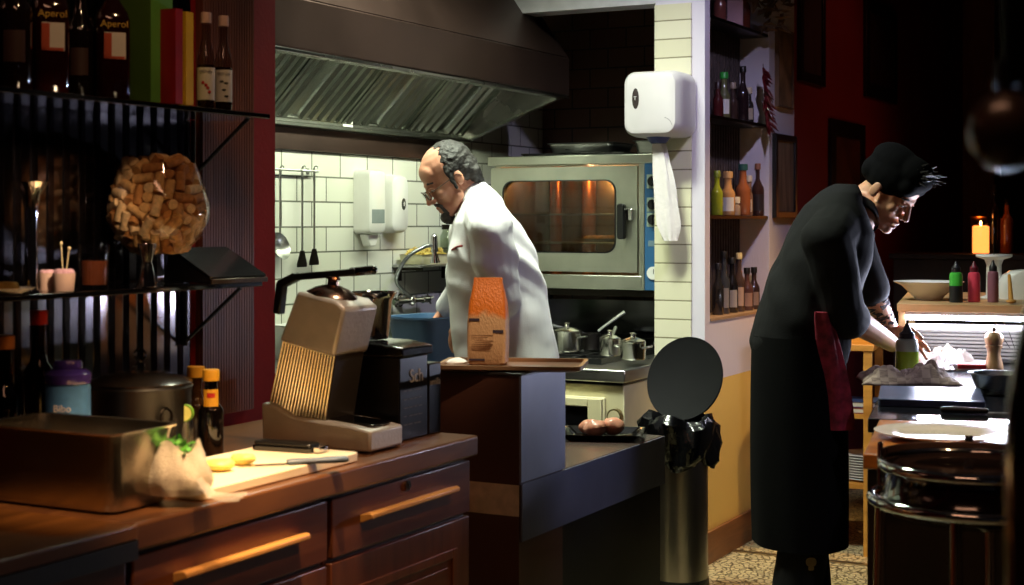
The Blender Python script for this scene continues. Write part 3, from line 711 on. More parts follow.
hb('rim', [((HX1-.05, HY0, 1.972), (HX1-.001, HY1-.001, 1.9845))], HM, fas)
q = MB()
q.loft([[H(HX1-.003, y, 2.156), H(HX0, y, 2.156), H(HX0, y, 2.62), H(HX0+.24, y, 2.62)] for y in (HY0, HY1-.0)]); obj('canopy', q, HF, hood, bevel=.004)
# end panel with slanting lower edge
q = MB(); o = [(HX1-.019, 1.985), (HX1-.019, 2.153), (HX0, 2.153), (HX0, 1.79), (HX0+.03, 1.79)]
q.prism([(x-ho.x, z-ho.z) for x, z in o], HY1-.02-ho.y, HY1-.002-ho.y, XZ); ep = obj('end_panel', q, HM, hood)
q = MB(); n = V((HX0-HX1+.05, 0, 1.79-1.985)).normalized()
A, B = H(HX1-.019, HY1-.012, 1.98), H(HX0+.03, HY1-.012, 1.786)
q.loft([[P+V((0, -.03, 0)), P+V((0, .008, 0)), P+V((0, .008, .012)), P+V((0, -.03, .012))] for P in (A, B)]); obj('edge_strip', q, FIL, ep)
# filter bank at 45 degrees
fz0, fz1 = 1.815, 2.15; fx0, fx1 = HX0+.055, HX0+.39
fdir = V((fx1-fx0, 0, fz1-fz0)).normalized(); fn = V((fdir.z, 0, -fdir.x))
W = .49; fl = (V((fx1, 0, fz1))-V((fx0, 0, fz0))).length
k = 0; y = HY1-.10-W
while y > HY0-.02:
    fr = MB(); P0 = H(fx0, y+.003, fz0); T = Matrix(((0, fdir.x, fn.x, P0.x), (1, 0, fn.y, P0.y), (0, fdir.z, fn.z, P0.z), (0, 0, 0, 1)))
    fr.bx((0, 0, -.004), (W-.006, fl, 0), T).bx((0, 0, 0), (.018, fl, .014), T).bx((W-.024, 0, 0), (W-.006, fl, .014), T).bx((.018, 0, 0), (W-.024, .014, .014), T).bx((.018, fl-.014, 0), (W-.024, fl, .014), T)
    f = obj('filter', fr, FIL, hood)
    sl = MB(); nb = 7
    for i in range(nb):
        a = .024+i*(W-.054)/nb; w = (W-.054)/nb
        if (k+i) % 9 == 4: continue
        sl.loft([[T @ V((a+u, v, h)) for u, h in ((0, .001), (w*.12, .016), (w*.52, .016), (w*.64, .001))] for v in (.016, fl-.016)])
    obj('baffles', sl, FIL, f)
    y -= W+.006; k += 1
hb('filter_end_plate', [((fx0, HY1-.095, fz0-.008), (fx0+.02, HY1-.022, fz0+.03))], HM)
q = MB(); P0 = H(fx0, HY1-.097, fz0); T = Matrix(((0, fdir.x, fn.x, P0.x), (1, 0, fn.y, P0.y), (0, fdir.z, fn.z, P0.z), (0, 0, 0, 1)))
q.bx((0, 0, -.003), (.075, fl, .004), T); obj('closing_plate', q, HM, hood)
hb('gutter', [((HX0, HY0, 1.788), (HX0+.07, HY1-.022, 1.812)), ((HX0+.064, HY0, 1.80), (HX0+.072, HY1-.022, 1.826))], FIL)
hb('back_strip', [((HX0, HY0, 1.70), (HX0+.016, HY1-.03, 1.787))], HF)
st = onX(348, 121, HX0+.0735)
hb('sticker', [((HX0+.0725, st.y-.035, 1.803), (HX0+.0732, st.y+.035, 1.832))], mat('white sticker', '#ecece8', .5))
LAMP = mat('hood lamp tube', '#ffffff', .5, 0, 0, emit='#f2ffe6', estr=14)
q = MB(); q.cyl(H(HX1-.07, 3.7, 2.03), H(HX1-.07, 5.9, 2.03), .014, 12); obj('lamp_tube', q, LAMP, hood)
hb('lamp_channel', [((HX1-.09, 3.65, 2.05), (HX1-.02, 5.95, 2.07))], HM)
dct = tag(obj('exhaust_duct', MB().prism(rr(.24, 2.3, .03), 2.625, CEIL-.002), HF, None, (-3.34, 4.75, 0)), 'steel exhaust duct rising from the extractor hood to the ceiling', 'duct')
# ---- sink counter
sk = thing('sink_counter', 'steel sink counter below the cream tiled wall', 'counter', (-3.16, 4.55, 0))
obj('top', MB().bx((-.308, -1.2, .86), (.42, .73, .9)), STEEL, sk, bevel=.004)
obj('end_ledge', MB().bx((-.308, .731, .87), (-.205, 1.3, .9)), STEEL, sk, bevel=.002)
obj('splashback', MB().bx((-.308, -1.2, .9), (-.29, .73, .96)), STEEL, sk, bevel=.002)
obj('body', MB().bx((-.30, -1.18, .1), (.38, .71, .858)), mat('dark cupboard', '#2b2826', .5), sk)
lg = MB()
for x in (-.28, .35):
    for y in (-1.15, .68): lg.cyl((x, y, 0), (x, y, .1), .02, 12)
obj('foot', lg, STEEL, sk)
# blue basin
bs = onZ(427, 362, .9)
q = MB()
def rg(w, d, r, z): return [V((x, y, z)) for x, y in rr(w, d, r, 6)]
q.loft([rg(.16, .20, .04, .0005), rg(.18, .22, .05, .006), rg(.215, .27, .06, .16), rg(.235, .29, .065, .163), rg(.235, .29, .065, .17), rg(.212, .267, .06, .169), rg(.17, .21, .045, .012), rg(.14, .17, .03, .007)])
tag(obj('wash_basin', q, mat('blue grey plastic', '#3b5878', .45, 0, .06), None, (-2.89, onX(428, 340, -2.89).y, .9005), R(-10)), 'blue-grey plastic basin on the sink counter before the chef in white', 'basin')
# faucet
fp = onX(398, 300, WK)
fa = thing('spray_faucet', 'chrome pre-rinse faucet with curved hose on the tiled wall', 'faucet', (WK+.001, fp.y, fp.z))
def F(px, py, x): return onX(px, py, WK+x)-V((WK+.001, fp.y, fp.z))
q = MB(); q.cyl((0, 0, 0), (.012, 0, 0), .03, 18).cyl((.012, 0, 0), (.07, 0, 0), .014, 14).tube([(.07, -.09, 0), (.07, .10, 0)], .013, 12).ball((.07, 0, 0), .022); obj('body', q, CHROME, fa)
for s, lab in ((-1, 0), (1, 1)):
    q = MB(); q.cyl((.07, s*.09, 0), (.07, s*.135, 0), .017, 12).cyl((.07, s*.135, 0), (.07, s*.15, 0), .011, 10)
    for i in range(4):
        a = i*PI/2+.4; q.cyl((.07, s*.142, 0), (.07+.024*math.cos(a), s*.142, .024*math.sin(a)), .005, 8)
    obj('tap_handle', q, CHROME, fa)
hp = smooth_path([(.07, 0, .01), F(397, 283, .07), F(400, 268, .1), F(410, 255, .14), F(424, 247, .18), F(434, 245, .2)], 6)
q = MB(); q.tube(hp, .0085, 10); obj('hose', q, mat('grey steel hose', '#8c8e90', .3, 1), fa)
e = hp[-1]
q = MB(); q.cyl(e+V((0, 0, .035)), e-V((0, -.004, .03)), .014, 14, .016).cyl(e-V((0, -.004, .03)), e-V((0, -.01, .075)), .011, 12, .022).ball(e+V((0, 0, .035)), .014); obj('spray_head', q, CHROME, fa)
# little mixers
for i, (px, lab) in enumerate(((366, 'small glass jar with green lid left on the sink splash ledge'), (376, 'middle small glass jar on the sink splash ledge'), (386, 'small glass jar with green lid next to the faucet'))):
    c = onX(px, 300, WK+.05); t = thing('small_jar', lab, 'jar', (c.x, c.y, .9002), 0, 'small jars at the sink wall')
    hh = c.z-.9+.02
    q = MB(); q.lathe([(0, .0004), (.024, .0004), (.026, .004), (.026, hh*.8), (.02, hh*.9), (.02, hh), (0, hh)], 18); obj('glass', q, glass('jar glass %d' % i, '#c8d4c4'), t)
    q = MB(); q.lathe([(0, hh), (.022, hh), (.022, hh+.018), (0, hh+.02)], 18); obj('lid', q, mat('green lid', '#58763a', .4) if i != 1 else CHROME, t)
wt = onX(294, 285, WK+.10)
q = MB(); q.loft([rg(.10, .20, .02, .0005), rg(.12, .24, .03, .13), rg(.125, .245, .03, .132), rg(.112, .232, .025, .131), rg(.095, .19, .02, .006)])
tag(obj('plastic_tub', q, WHITEP, None, (-3.375, wt.y+.04, .9005)), 'pale plastic tub on the sink counter under the hanging ladle', 'tub')
# ---- wall shelf with pasta tray
sp_ = onX(430, 262, WK+.09)
sx = thing('small_wall_shelf', 'small steel wall shelf carrying the yellow pasta tray beside the faucet', 'shelf', (WK+.001, sp_.y, sp_.z-.02))
obj('board', MB().bx((0, -.17, 0), (.148, .30, .012)), STEEL, sx, bevel=.002)
q = MB()
for y in (-.13, .25): q.bx((0, y, -.06), (.012, y+.02, 0)).bx((.012, y, -.014), (.12, y+.02, -.001))
obj('bracket', q, DARKMETAL, sx)
tz = sp_.z-.0075
q = MB(); q.loft([rg(.115, .24, .01, .0005), rg(.125, .255, .012, .042), rg(.132, .262, .013, .043), rg(.12, .25, .01, .0425), rg(.108, .232, .008, .004)])
tr_ = thing('pasta_tray', 'open cream tray heaped with yellow pasta on the small wall shelf', 'tray', (WK+.082, sp_.y-.02, tz))
obj('tray', q, mat('cream tray', '#d7d2ac', .4), tr_)
rnd = random.Random(11); q = MB()
for i in range(190):
    x, y = rnd.uniform(-.048, .048), rnd.uniform(-.108, .108); h = .028+.045*(1-(y/.13)**2)*rnd.random()
    a = rnd.random()*PI; d = V((math.cos(a), math.sin(a), rnd.uniform(-.4, .4)))*.014
    q.cyl(V((x, y, h))-d, V((x, y, h))+d, .0042, 7)
pp = obj('pasta', q, mat('yellow pasta', '#dcc46a', .5, 0, .15, 60), tr_); pp['kind'] = 'stuff'
c = V((WK+.085, sp_.y+.17, tz))
bottle('glass_jar', [(0, .0005), (.036, .0005), (.038, .006), (.038, .12), (.028, .14), (.028, .15), (0, .15)], glass('clear jar', '#dfe6dc'), 'clear glass jar on the small wall shelf behind the chef’s beard', c, None, capprof(.031, .15, .172), DARKMETAL, cat='jar')
c = V((WK+.07, sp_.y+.25, tz))
bottle('detergent_bottle', bprof(.03, .2, .011, .13, .165), mat('pale green plastic', '#cfe3d4', .35), 'pale green plastic bottle at the right end of the small wall shelf', c, None, capprof(.015, .19, .215), WHITEP)
# ---- dispensers on the tiled wall
d1 = onX(362, 202, WK); D1z = d1.z
t = thing('soap_dispenser', 'white soap dispenser with grey window and spout on the tiled wall', 'dispenser', (WK+.001, d1.y, d1.z))
XZe = face_mat((0, 0, 0), (0, 1, 0), (0, 0, 1))
q = MB(); o = rr(.13, .265, .022, 5); q.loft([[V((d, x*s, z*s2)) for x, z in o] for d, s, s2 in ((0, 1, 1), (.06, 1, 1), (.075, .94, .96), (.08, .82, .88))]); obj('body', q, WHITEP, t)
q = MB().bx((.0735, -.05, -.09), (.0808, .05, -.03)); obj('window', q, mat('grey translucent window', '#8f9a9a', .25), t, bevel=.003)
q = MB(); q.loft([[V((d, x, z)) for x, z in ((-.045, -.135), (.045, -.135), (.02, -.185), (-.02, -.185))] for d in (.015, .055)]); obj('spout', q, WHITEP, t, bevel=.004)
d2 = onX(387, 203, WK)
t = thing('towel_dispenser', 'white paper towel dispenser with dark oval mark beside the soap dispenser', 'dispenser', (WK+.001, d2.y+.012, d2.z-.005))
q = MB(); o = rr(.135, .25, .04, 6); q.loft([[V((d, x*s, z*s2)) for x, z in o] for d, s, s2 in ((0, 1, 1), (.04, 1, 1), (.058, .93, .95), (.064, .8, .88))]); obj('body', q, WHITEP, t)
q = MB(); q.ball((.0635, .02, 0), (.003, .018, .026), None, 18); lo = obj('logo_oval', q, mat('dark logo', '#33352f', .4), t)
q = MB().bx((.0662, .016, -.008), (.0672, .024, .010)).bx((.0662, .012, .0), (.0672, .028, .004)); obj('logo_mark', q, WHITEP, lo)
# ---- utensil rail
ra, rb_ = onX(272, 169, WK+.03), onX(318, 168, WK+.03)
t = thing('utensil_rail', 'steel utensil rail on the cream tiles below the hood', 'rail', (WK+.001, ra.y, ra.z))
Ln = rb_.y-ra.y
q = MB().tube([(.03, -.02, 0), (.03, Ln, 0)], .005, 8); obj('bar', q, STEEL, t)
q = MB()
for y in (.03, Ln-.03): q.cyl((0, y, 0), (.03, y, 0), .0045, 8).cyl((0, y, 0), (.003, y, 0), .012, 12)
obj('mount', q, STEEL, t)
def utensil(name, px, pyb, kind, label):
    p = onX(px, 169, WK+.036); e = onX(px, pyb, WK+.036); L = p.z-e.z
    t = thing(name, label, 'utensil', (WK+.037, p.y, p.z), 0, 'utensils hanging from the rail')
    q = MB(); q.tube(arc((0, 0, .002), .0095, 0, 200, 8, (1, 0, 0), (0, 0, 1)), .0025, 6)
    q.loft([[V((-.0095+.002*s1, .006*s2*w, z)) for s1, s2 in ((-1, -1), (1, -1), (1, 1), (-1, 1))] for z, w in ((.002, .8), (-.05, 1), (-.12, .8), (-L+.05, .75))])
    obj('handle', q, STEEL, t)
    q = MB(); x0 = -.0095
    if kind == 'ladle':
        M = Matrix.Translation((x0+.0, .0, -L-.0)) @ Matrix.Rotation(R(72), 4, 'Y')
        pr = [(0, -.022), (.025, -.018), (.045, -.008), (.055, .004), (.0535, .005), (.043, -.006), (.024, -.016), (0, -.02)]
        q.lathe(pr, 26, M=M)
        obj('bowl', q, mat('skimmer steel', '#c4c5c2', .28, 1), t)
    else:
        q.prism([(-.012, -L+.052), (.012, -L+.052), (.03, -L), (.028, -L-.012), (-.034, -L-.012), (-.034, -L)], x0-.001, x0+.002, face_mat((0, 0, 0), (0, 1, 0), (0, 0, 1)))
        obj('blade', q, DARKMETAL, t)
utensil('skimmer_ladle', 282, 246, 'ladle', 'round steel skimmer ladle hanging leftmost from the rail')
utensil('spatula', 304, 264, 'turner', 'steel spatula hanging on the rail, left of the pair')
utensil('spatula', 316, 262, 'turner', 'steel spatula hanging at the right end of the rail')
# ---- oven
OY = 6.0; ox0, oz0 = onY(490, 288, OY).x, 1.125; ox1 = -2.412; OZ1 = 1.715
oc = V(((ox0+ox1)/2, OY, oz0))
ov = thing('combi_oven', 'steel convection oven with glass door and blue control strip', 'oven', oc)
hw = (ox1-ox0)/2; HH = OZ1-oz0
OVS = mat('oven steel', '#b5b7ab', .36, 1, .08, 8, .03, 150, rvar=.06)
dX = hw-.125   # door right edge (local x)
q = MB()   # cavity shell
q.bx((-hw, .05, 0), (hw, .06, .06)).bx((-hw, .045, HH-.045), (hw, .055, HH)).bx((-hw, .05, 0), (-hw+.02, .6, HH)).bx((dX+.02, .05, 0), (hw, .6, HH)).bx((-hw, .05, 0), (dX+.02, .6, .03)).bx((-hw, .05, HH-.03), (dX+.02, .6, HH)).bx((-hw, .58, 0), (dX+.02, .6, HH))
body = obj('body', q, OVS, ov)
obj('top_trim', MB().bx((-hw-.01, -.005, HH-.04), (hw, .05, HH)), OVS, ov, bevel=.003)
obj('bottom_trim', MB().bx((-hw, -.004, .0), (dX+.02, .049, .062)), OVS, ov, bevel=.003)
# door with rounded window: frame ring
z0, z1 = .075, HH-.05; x0, x1 = -hw+.004, dX
wo = [(x, z) for x, z in rr(x1-x0-.02, z1-z0-.02, .004, 6)]; cx, cz = (x0+x1)/2, (z0+z1)/2
wi = rr((x1-x0)*.77, (z1-z0)*.685, .05, 6); icx = cx-.02
q = MB()
outer = rr(x1-x0, z1-z0, .006, 6)
def rng_(o, cx, cz, y): return [V((cx+x, y, cz+z)) for x, z in o]
q.loft([rng_(outer, cx, cz, .04), rng_(outer, cx, cz, 0), rng_(wi, icx, cz+.012, 0), rng_(wi, icx, cz+.012, .04), rng_(outer, cx, cz, .04)], cap=False)
dr_ = obj('door', q, OVS, ov, bevel=.002)
q = MB(); wi2 = [(x*1.012, z*1.015) for x, z in wi]; wi3 = [(x*.985, z*.98) for x, z in wi]
q.loft([rng_(wi2, icx, cz+.012, -.002), rng_(wi3, icx, cz+.012, -.003), rng_(wi3, icx, cz+.012, .002), rng_(wi2, icx, cz+.012, .0)], cap=False); obj('window_gasket', q, BLACKP, dr_)
q = MB(); q.prism([(icx+x, cz+.012+z) for x, z in wi], .015, .019, XZ); obj('window_glass', q, glass('oven glass', '#c9c2ae', .04), dr_)
q = MB(); q.prism([(dX-.06+x, cz-.01+z) for x, z in rr(.034, .155, .012)], -.05, -.022, XZ).cyl((dX-.05, -.03, cz+.035), (dX-.05, 0, cz+.035), .012, 12)
obj('handle', q, BLACKP, dr_, bevel=.004)
q = MB().box((dX-.03, -.012, cz+.02), (.03, .022, .05)); obj('latch', q, CHROME, dr_, bevel=.004)
q = MB().bx((dX+.035, -.004, .0), (hw-.008, .049, HH-.042)); pn = obj('control_panel', q, mat('blue control strip', '#2f6190', .35, 0, .08), ov, bevel=.002)
pcx = (dX+.035+hw-.008)/2; 
q = MB().bx((dX+.006, -.002, .0), (dX+.033, .049, HH-.042)); obj('door_post', q, OVS, ov, bevel=.002)
KN = mat('knob dark', '#1a1c1f', .3)
for z in (.235, .30, .40):
    zz = HH-.145-.0-(.40-z)*-1 if False else z+.07
    q = MB(); q.bx((pcx-.03, -.006, zz-.03), (pcx+.03, -.0042, zz+.03)); bz = obj('dial_plate', q, mat('dial plate', '#9fb3a6', .4), pn)
    q = MB(); q.cyl((pcx, -.007, zz), (pcx, -.02, zz), .022, 20).bx((pcx-.004, -.03, zz-.02), (pcx+.004, -.02, zz+.02)); obj('knob', q, KN, bz)
q = MB().bx((pcx-.024, -.006, .19), (pcx+.024, -.0042, .215)); obj('display', q, mat('grey display', '#6f8796', .4), pn)
q = MB(); q.cyl((pcx, -.0042, .075), (pcx, -.012, .075), .028, 24); g = obj('gauge', q, WHITEP, pn)
q = MB().box((pcx+.004, -.0125, .082), (.003, .001, .022)); obj('needle', q, KN, g)
INNER = mat('oven cavity steel', '#9a8a72', .35, .9, .15, 10)
q = MB().bx((-hw+.02, .565, .03), (dX+.019, .579, HH-.03)).bx((-hw+.0205, .06, .03), (-hw+.024, .56, HH-.03)); 
obj('cavity_lining', q, INNER, ov)
q = MB(); fc = (.17, .55, HH/2+.01); q.cyl((fc[0], .562, fc[2]), (fc[0], .55, fc[2]), .13, 30)
fan = obj('fan_guard', q, mat('fan guard', '#4a4038', .4, .8), ov)
q = MB()
for i in range(26):
    a = 2*PI*i/26; q.cyl((fc[0]+.03*math.cos(a), .545, fc[2]+.03*math.sin(a)), (fc[0]+.125*math.cos(a), .545, fc[2]+.125*math.sin(a)), .0022, 5)
for r in (.03, .075, .125): q.tube(arc((fc[0], .545, fc[2]), r, 0, 354, 28, (1, 0, 0), (0, 0, 1)), .0025, 5, loop=True)
obj('fan_wires', q, STEEL, fan)
racks = []
for z in (.2, .33):
    q = MB(); q.tube([(-hw+.03, .08, z), (dX+.0, .08, z), (dX+.0, .54, z), (-hw+.03, .54, z)], .004, 6, loop=True)
    for i in range(1, 22): x = -hw+.03+(dX+hw-.03)*i/22; q.cyl((x, .08, z), (x, .54, z), .0018, 5)
    racks.append(obj('rack', q, STEEL, ov))
q = MB(); q.cyl((-hw+.09, .5, .03), (-hw+.09, .5, HH-.03), .03, 14); obj('steam_pipe', q, mat('copper pipe', '#a8643c', .35, .9), ov)
q = MB(); q.cyl((-hw+.25, .53, .03), (-hw+.25, .53, HH-.03), .035, 14); obj('heating_column', q, mat('copper column', '#b3703f', .4, .8), ov)
fx = icx+.105; fz = oc.z+.2+.0045
ft_ = thing('baking_tray', 'round baking tray on the oven’s lower rack behind the glass', 'tray', (oc.x+fx, OY+.23, fz))
q = MB(); q.lathe([(0, 0.0005), (.1, .0005), (.115, .014), (.117, .015), (.112, .015), (.099, .003), (0, .003)], 30); obj('tray', q, STEEL, ft_)
q = MB(); rnd = random.Random(2)
for i in range(16):
    a = rnd.random()*6.28; r = .075*math.sqrt(rnd.random()); q.ball((r*math.cos(a), r*math.sin(a), .016), (.026, .024, .014), None, 12)
tag(obj('baked_food', q, mat('golden baked food', '#d89a52', .6, 0, .3, 60, .3, 90), None, (oc.x+fx, OY+.23, fz)), 'golden baked food on the round tray inside the oven', 'food')
# shelf under the oven
os_ = thing('oven_stand', 'dark steel stand shelf carrying the convection oven', 'stand', (oc.x, OY+.3, 1.06))
obj('board', MB().bx((-hw-.02, -.28, .035), (hw-.02, .32, .0645)), DARKMETAL, os_)
q = MB()
for x in (-hw, hw-.045): q.bx((x, .26, -1.06), (x+.025, .3, .034))
obj('upright', q, DARKMETAL, os_)
# things on the oven
TZ = OZ1+.0005
t = food_pan('steel_tray', .33, .26, .045, 'shallow steel tray with lit rim on top of the oven', (-2.83, 6.16, TZ+.012), 0, STEEL)
tag(obj('roasting_tin', MB().prism(rr(.5, .32, .02), 0, .011, None, rr(.52, .34, .02)), BLACKG, None, (-2.85, 6.16, TZ-.0003), bevel=.002), 'flat black roasting tin under the steel tray on the oven', 'tin')
food_pan('steel_tray', .16, .26, .06, 'second steel tray on the oven right beside the paper roll dispenser', (-2.50, 6.16, TZ), 0, STEEL)
# ---- stove
SX0, SX1, SY0, SY1, SZ = -3.35, -2.295, 5.3, 6.35, .85
stv = thing('range_stove', 'cream and steel range stove below the oven', 'stove', ((SX0+SX1)/2, SY0, 0)); so = V(((SX0+SX1)/2, SY0, 0)); w2 = (SX1-SX0)/2
CRM = mat('cream enamel', '#cfc79e', .35, 0, .06)
obj('body', MB().bx((-w2+.01, .02, .1), (w2-.01, 1.0, .79)), CRM, stv, bevel=.004)
obj('hob', MB().bx((-w2, 0, .80), (w2, 1.04, .85)), STEEL, stv, bevel=.006)
obj('hob_underlip', MB().bx((-w2+.01, .01, .79), (w2-.01, 1.0, .80)), DARKMETAL, stv)
obj('plinth', MB().bx((-w2+.03, .06, 0), (w2-.03, .98, .1)), BLACKP, stv)
q = MB().bx((-w2+.1, .0, .3), (w2-.085, .02, .74)); od = obj('oven_door', q, CRM, stv, bevel=.004)
obj('door_glass', MB().bx((-w2+.16, -.005, .36), (w2-.15, -.0005, .70)), BLACKG, od)
obj('door_frame', MB().bx((w2-.147, -.02, .34), (w2-.09, -.0005, .735)).bx((-w2+.14, -.02, .705), (w2-.148, -.0005, .735)), CRM, od, bevel=.002)
q = MB(); gx = w2-.042; q.cyl((gx, .019, .67), (gx, -.006, .67), .03, 24); g = obj('gas_gauge', q, mat('gauge ring', '#8a7a54', .3, .8), stv)
q = MB(); q.cyl((gx, -.0065, .67), (gx, -.0085, .67), .024, 22); obj('gauge_face', q, mat('gauge face', '#c9bd96', .4), g)
sb = MB().bx((-w2, 1.02, .85), (w2-.12, 1.04, .89)); obj('rear_ledge', sb, STEEL, stv, bevel=.003)
for i, (x, y) in enumerate(((-.25, .3), (.22, .3), (-.25, .72), (.22, .72))):
    q = MB()
    for a in range(4): q.box((x, y, .868), (.26 if a % 2 else .012, .012 if a % 2 else .26, .012)) if a < 2 else None
    for sx in (-1, 1):
        q.box((x+sx*.13, y, .862), (.012, .27, .022)); q.box((x, y+sx*.13, .862), (.27, .012, .022))
    obj('pan_support', q, BLACKP, stv)
obj('splashback', MB().bx((-w2, 1.045, .85), (.42, 1.06, 1.06)), BLACKG, stv)
GZ = .8742
def pot(px, r, h, yy, label, m, handle=None, lid=True, z=GZ):
    c = onY(px, 350, yy); t = thing('saucepan', label, 'pan', (c.x, yy, z), 0, 'pans on the stove')
    q = MB(); q.lathe([(0, .0005), (r*.93, .0005), (r, .006), (r, h-.004), (r*1.04, h), (r*.99, h), (r*.965, .006), (0, .004)], 30); obj('body', q, m, t)
    q = MB(); q.lathe([(0, h+.0005), (r*1.0, h+.0005), (r*1.01, h+.004), (r*.6, h+.014), (.012, h+.018), (.008, h+.028), (.014, h+.034), (0, h+.038)], 30) if lid else None
    if lid: obj('lid', q, m, t)
    if handle:
        d = V(handle); q = MB(); q.tube([d.normalized()*r*.98+V((0, 0, h*.75)), d.normalized()*(r+.03)+V((0, 0, h*.78)), d+V((0, 0, h*.75))], [.006, .006, .008], 8); obj('handle', q, STEEL, t)
    else:
        for s in (-1, 1):
            q = MB(); q.tube(smooth_path([(s*r*.98, -.025, h*.7), (s*(r+.022), -.02, h*.75), (s*(r+.022), .02, h*.75), (s*r*.98, .025, h*.7)], 4), .004, 7); obj('side_handle', q, STEEL, t)
PSTEEL = mat('pan steel', '#b9b7ad', .2, 1, .08, 20)
pot(567, .062, .085, 5.72, 'steel pan behind the tray and right of the chef in white', PSTEEL)
pot(590, .045, .068, 5.86, 'dark saucepan with long handle pointing up right on the stove', mat('dark pan', '#2d2926', .3, .6), (.14, .05, .11), False)
pot(610, .044, .068, 5.62, 'steel saucepan third from left on the stove', PSTEEL, (-.05, .17, .05))
pot(633, .05, .07, 5.5, 'steel saucepan at the stove’s front right corner', PSTEEL)
c = onY(628, 330, 6.15)
fp_ = thing('frying_pan', 'black frying pan at the back of the stove under the oven', 'pan', (c.x, 6.1, .8742))
q = MB(); q.lathe([(0, .0005), (.11, .0005), (.15, .04), (.153, .041), (.148, .041), (.109, .004), (0, .004)], 36)
obj('body', q, BLACKP, fp_); q = MB(); q.tube([(-.14, -.03, .035), (-.2, -.06, .06), (-.3, -.1, .085)], .008, 8); obj('handle', q, BLACKP, fp_)
# ---- paper roll dispenser on the wall end
q0 = onY(660, 105, 5.77)
t = thing('paper_roll_dispenser', 'large white centre-pull paper roll dispenser on the white wall end', 'dispenser', (q0.x, 5.853, q0.z))
q = MB(); w_, h_ = .25, .27; o = rr(w_, h_, .05, 7)
q.loft([[V((x*s, -d, z*s2)) for x, z in o] for d, s, s2 in ((0, 1, 1), (.13, 1, 1), (.17, .97, .975), (.195, .88, .9), (.2, .75, .8))]); obj('cover', q, mat('dispenser white', '#cfcac9', .35, 0, .02), t)
M = face_mat((-.055, -.198, .02), (1, 0, 0), (0, 0, 1))
q = MB(); q.ball((-.06, -.192, .02), (.021, .012, .058), None, 22); wn = obj('oval_window', q, mat('dark oval window', '#3a3230', .25), t)
text('lettering', 'T', .022, mat('white mark', '#d8d8d8', .5), wn, face_mat((-.06, -.2055, .02), (1, 0, 0), (0, 0, 1)))
q = MB(); q.lathe([(0, -.16), (.032, -.16), (.05, -.136), (.05, -.13), (0, -.13)], 24, loc=(.0, -.1, 0)); obj('blue_nozzle', q, mat('blue nozzle', '#2e3a78', .35), t)
q = MB(); q.tube(arc((.06, -.2005, -.10), .04, 10, 80, 8, (1, 0, 0), (0, 0, 1)), .0012, 5); obj('cover_seam', q, mat('seam grey', '#8a8688', .5), t)
n = 26; rings = []
for k in range(n):
    f = k/(n-1); z = -.161-.40*f; wv = .028+.016*math.sin(min(1, f*1.6)*PI/2)-.018*max(0, f-.85)/.15; tw = .5*f; cx_ = .0+.055*f
    ring = []
    for i in range(20):
        a = 2*PI*i/20; rad = 1+.18*math.sin(5*a+f*4); x = wv*math.cos(a)*rad; y = .018*math.sin(a)*rad
        ring.append(V((cx_+x*math.cos(tw)-y*math.sin(tw), -.1+x*math.sin(tw)+y*math.cos(tw), z)))
    rings.append(ring)
q = MB().loft(rings); obj('hanging_paper', q, mat('paper tissue', '#e4ded8', .9, 0, .03, 40, .2, 60), t)
# ---- peninsula: low counter, tall box
lc = thing('low_counter', 'low black counter with dark stone top between the cabinets and the bin', 'counter', (-1.98, 3.95, 0))
BLKST = mat('black front panel', '#0c0c0f', .4, .2, .15, 4)
obj('body', MB().bx((-.3, -.275, .06), (.205, .43, .70)), BLKST, lc)
obj('plinth', MB().bx((-.3, -.27, 0), (.17, .42, .06)), BLACKP, lc)
obj('stone_top', MB().bx((-.3, -.275, .702), (.212, .44, .75)), mat('dark granite', '#4a3c36', .25, 0, .4, 160), lc, bevel=.003)
obj('steel_lip', MB().bx((.2125, -.535, .60), (.217, .44, .748)), mat('dark blue steel', '#6d7086', .42, .4, .15, 5), lc)
bxo = thing('partition_box', 'tall boxed partition with brown side and blue-grey steel side under the flour bag', 'box', (-1.88, 3.54, 0))
obj('core', MB().bx((-.135, -.13, 0), (.110, .128, 1.025)), mat('dark brown laminate', '#4a2a20', .45, 0, .12, 5), bxo, bevel=.002)
obj('steel_side', MB().bx((.1105, -.13, .752), (.1165, .13, 1.025)), mat('blue grey steel', '#868a9c', .45, .3, .12, 5), bxo)
obj('cap_plate', MB().bx((-.14, -.135, 1.0255), (.12, .133, 1.032)), mat('dark cap', '#2c2422', .4), bxo, bevel=.001)
tp = MB().bx((-.134, -.1318, .665), (.1105, -.1303, .745)); obj('tape', tp, mat('aluminium tape', '#d8c4b4', .5, .1, .15, 40), bxo)
# tray with wrapped sheet
CZ = 1.0325
ty = thing('wooden_tray', 'brown tray on top of the partition box beneath the flour bag', 'tray', (-1.85, 3.53, CZ), R(20))
q = MB().prism(rr(.36, .22, .02), .0005, .006, None, rr(.385, .245, .025)); obj('board', q, mat('brown tray', '#7a5640', .35, 0, .15, 12, coat=.4), ty)
q = MB(); o1, o2 = rr(.385, .245, .025), rr(.365, .225, .02)
q.loft([[V((x, y, z)) for x, y in o] for o, z in ((o1, .0062), (o1, .016), (o2, .016), (o2, .0062))]+[[V((x, y, .0062)) for x, y in o1]], cap=False); obj('rim', q, mat('tray rim', '#9a7658', .3, .2), ty)
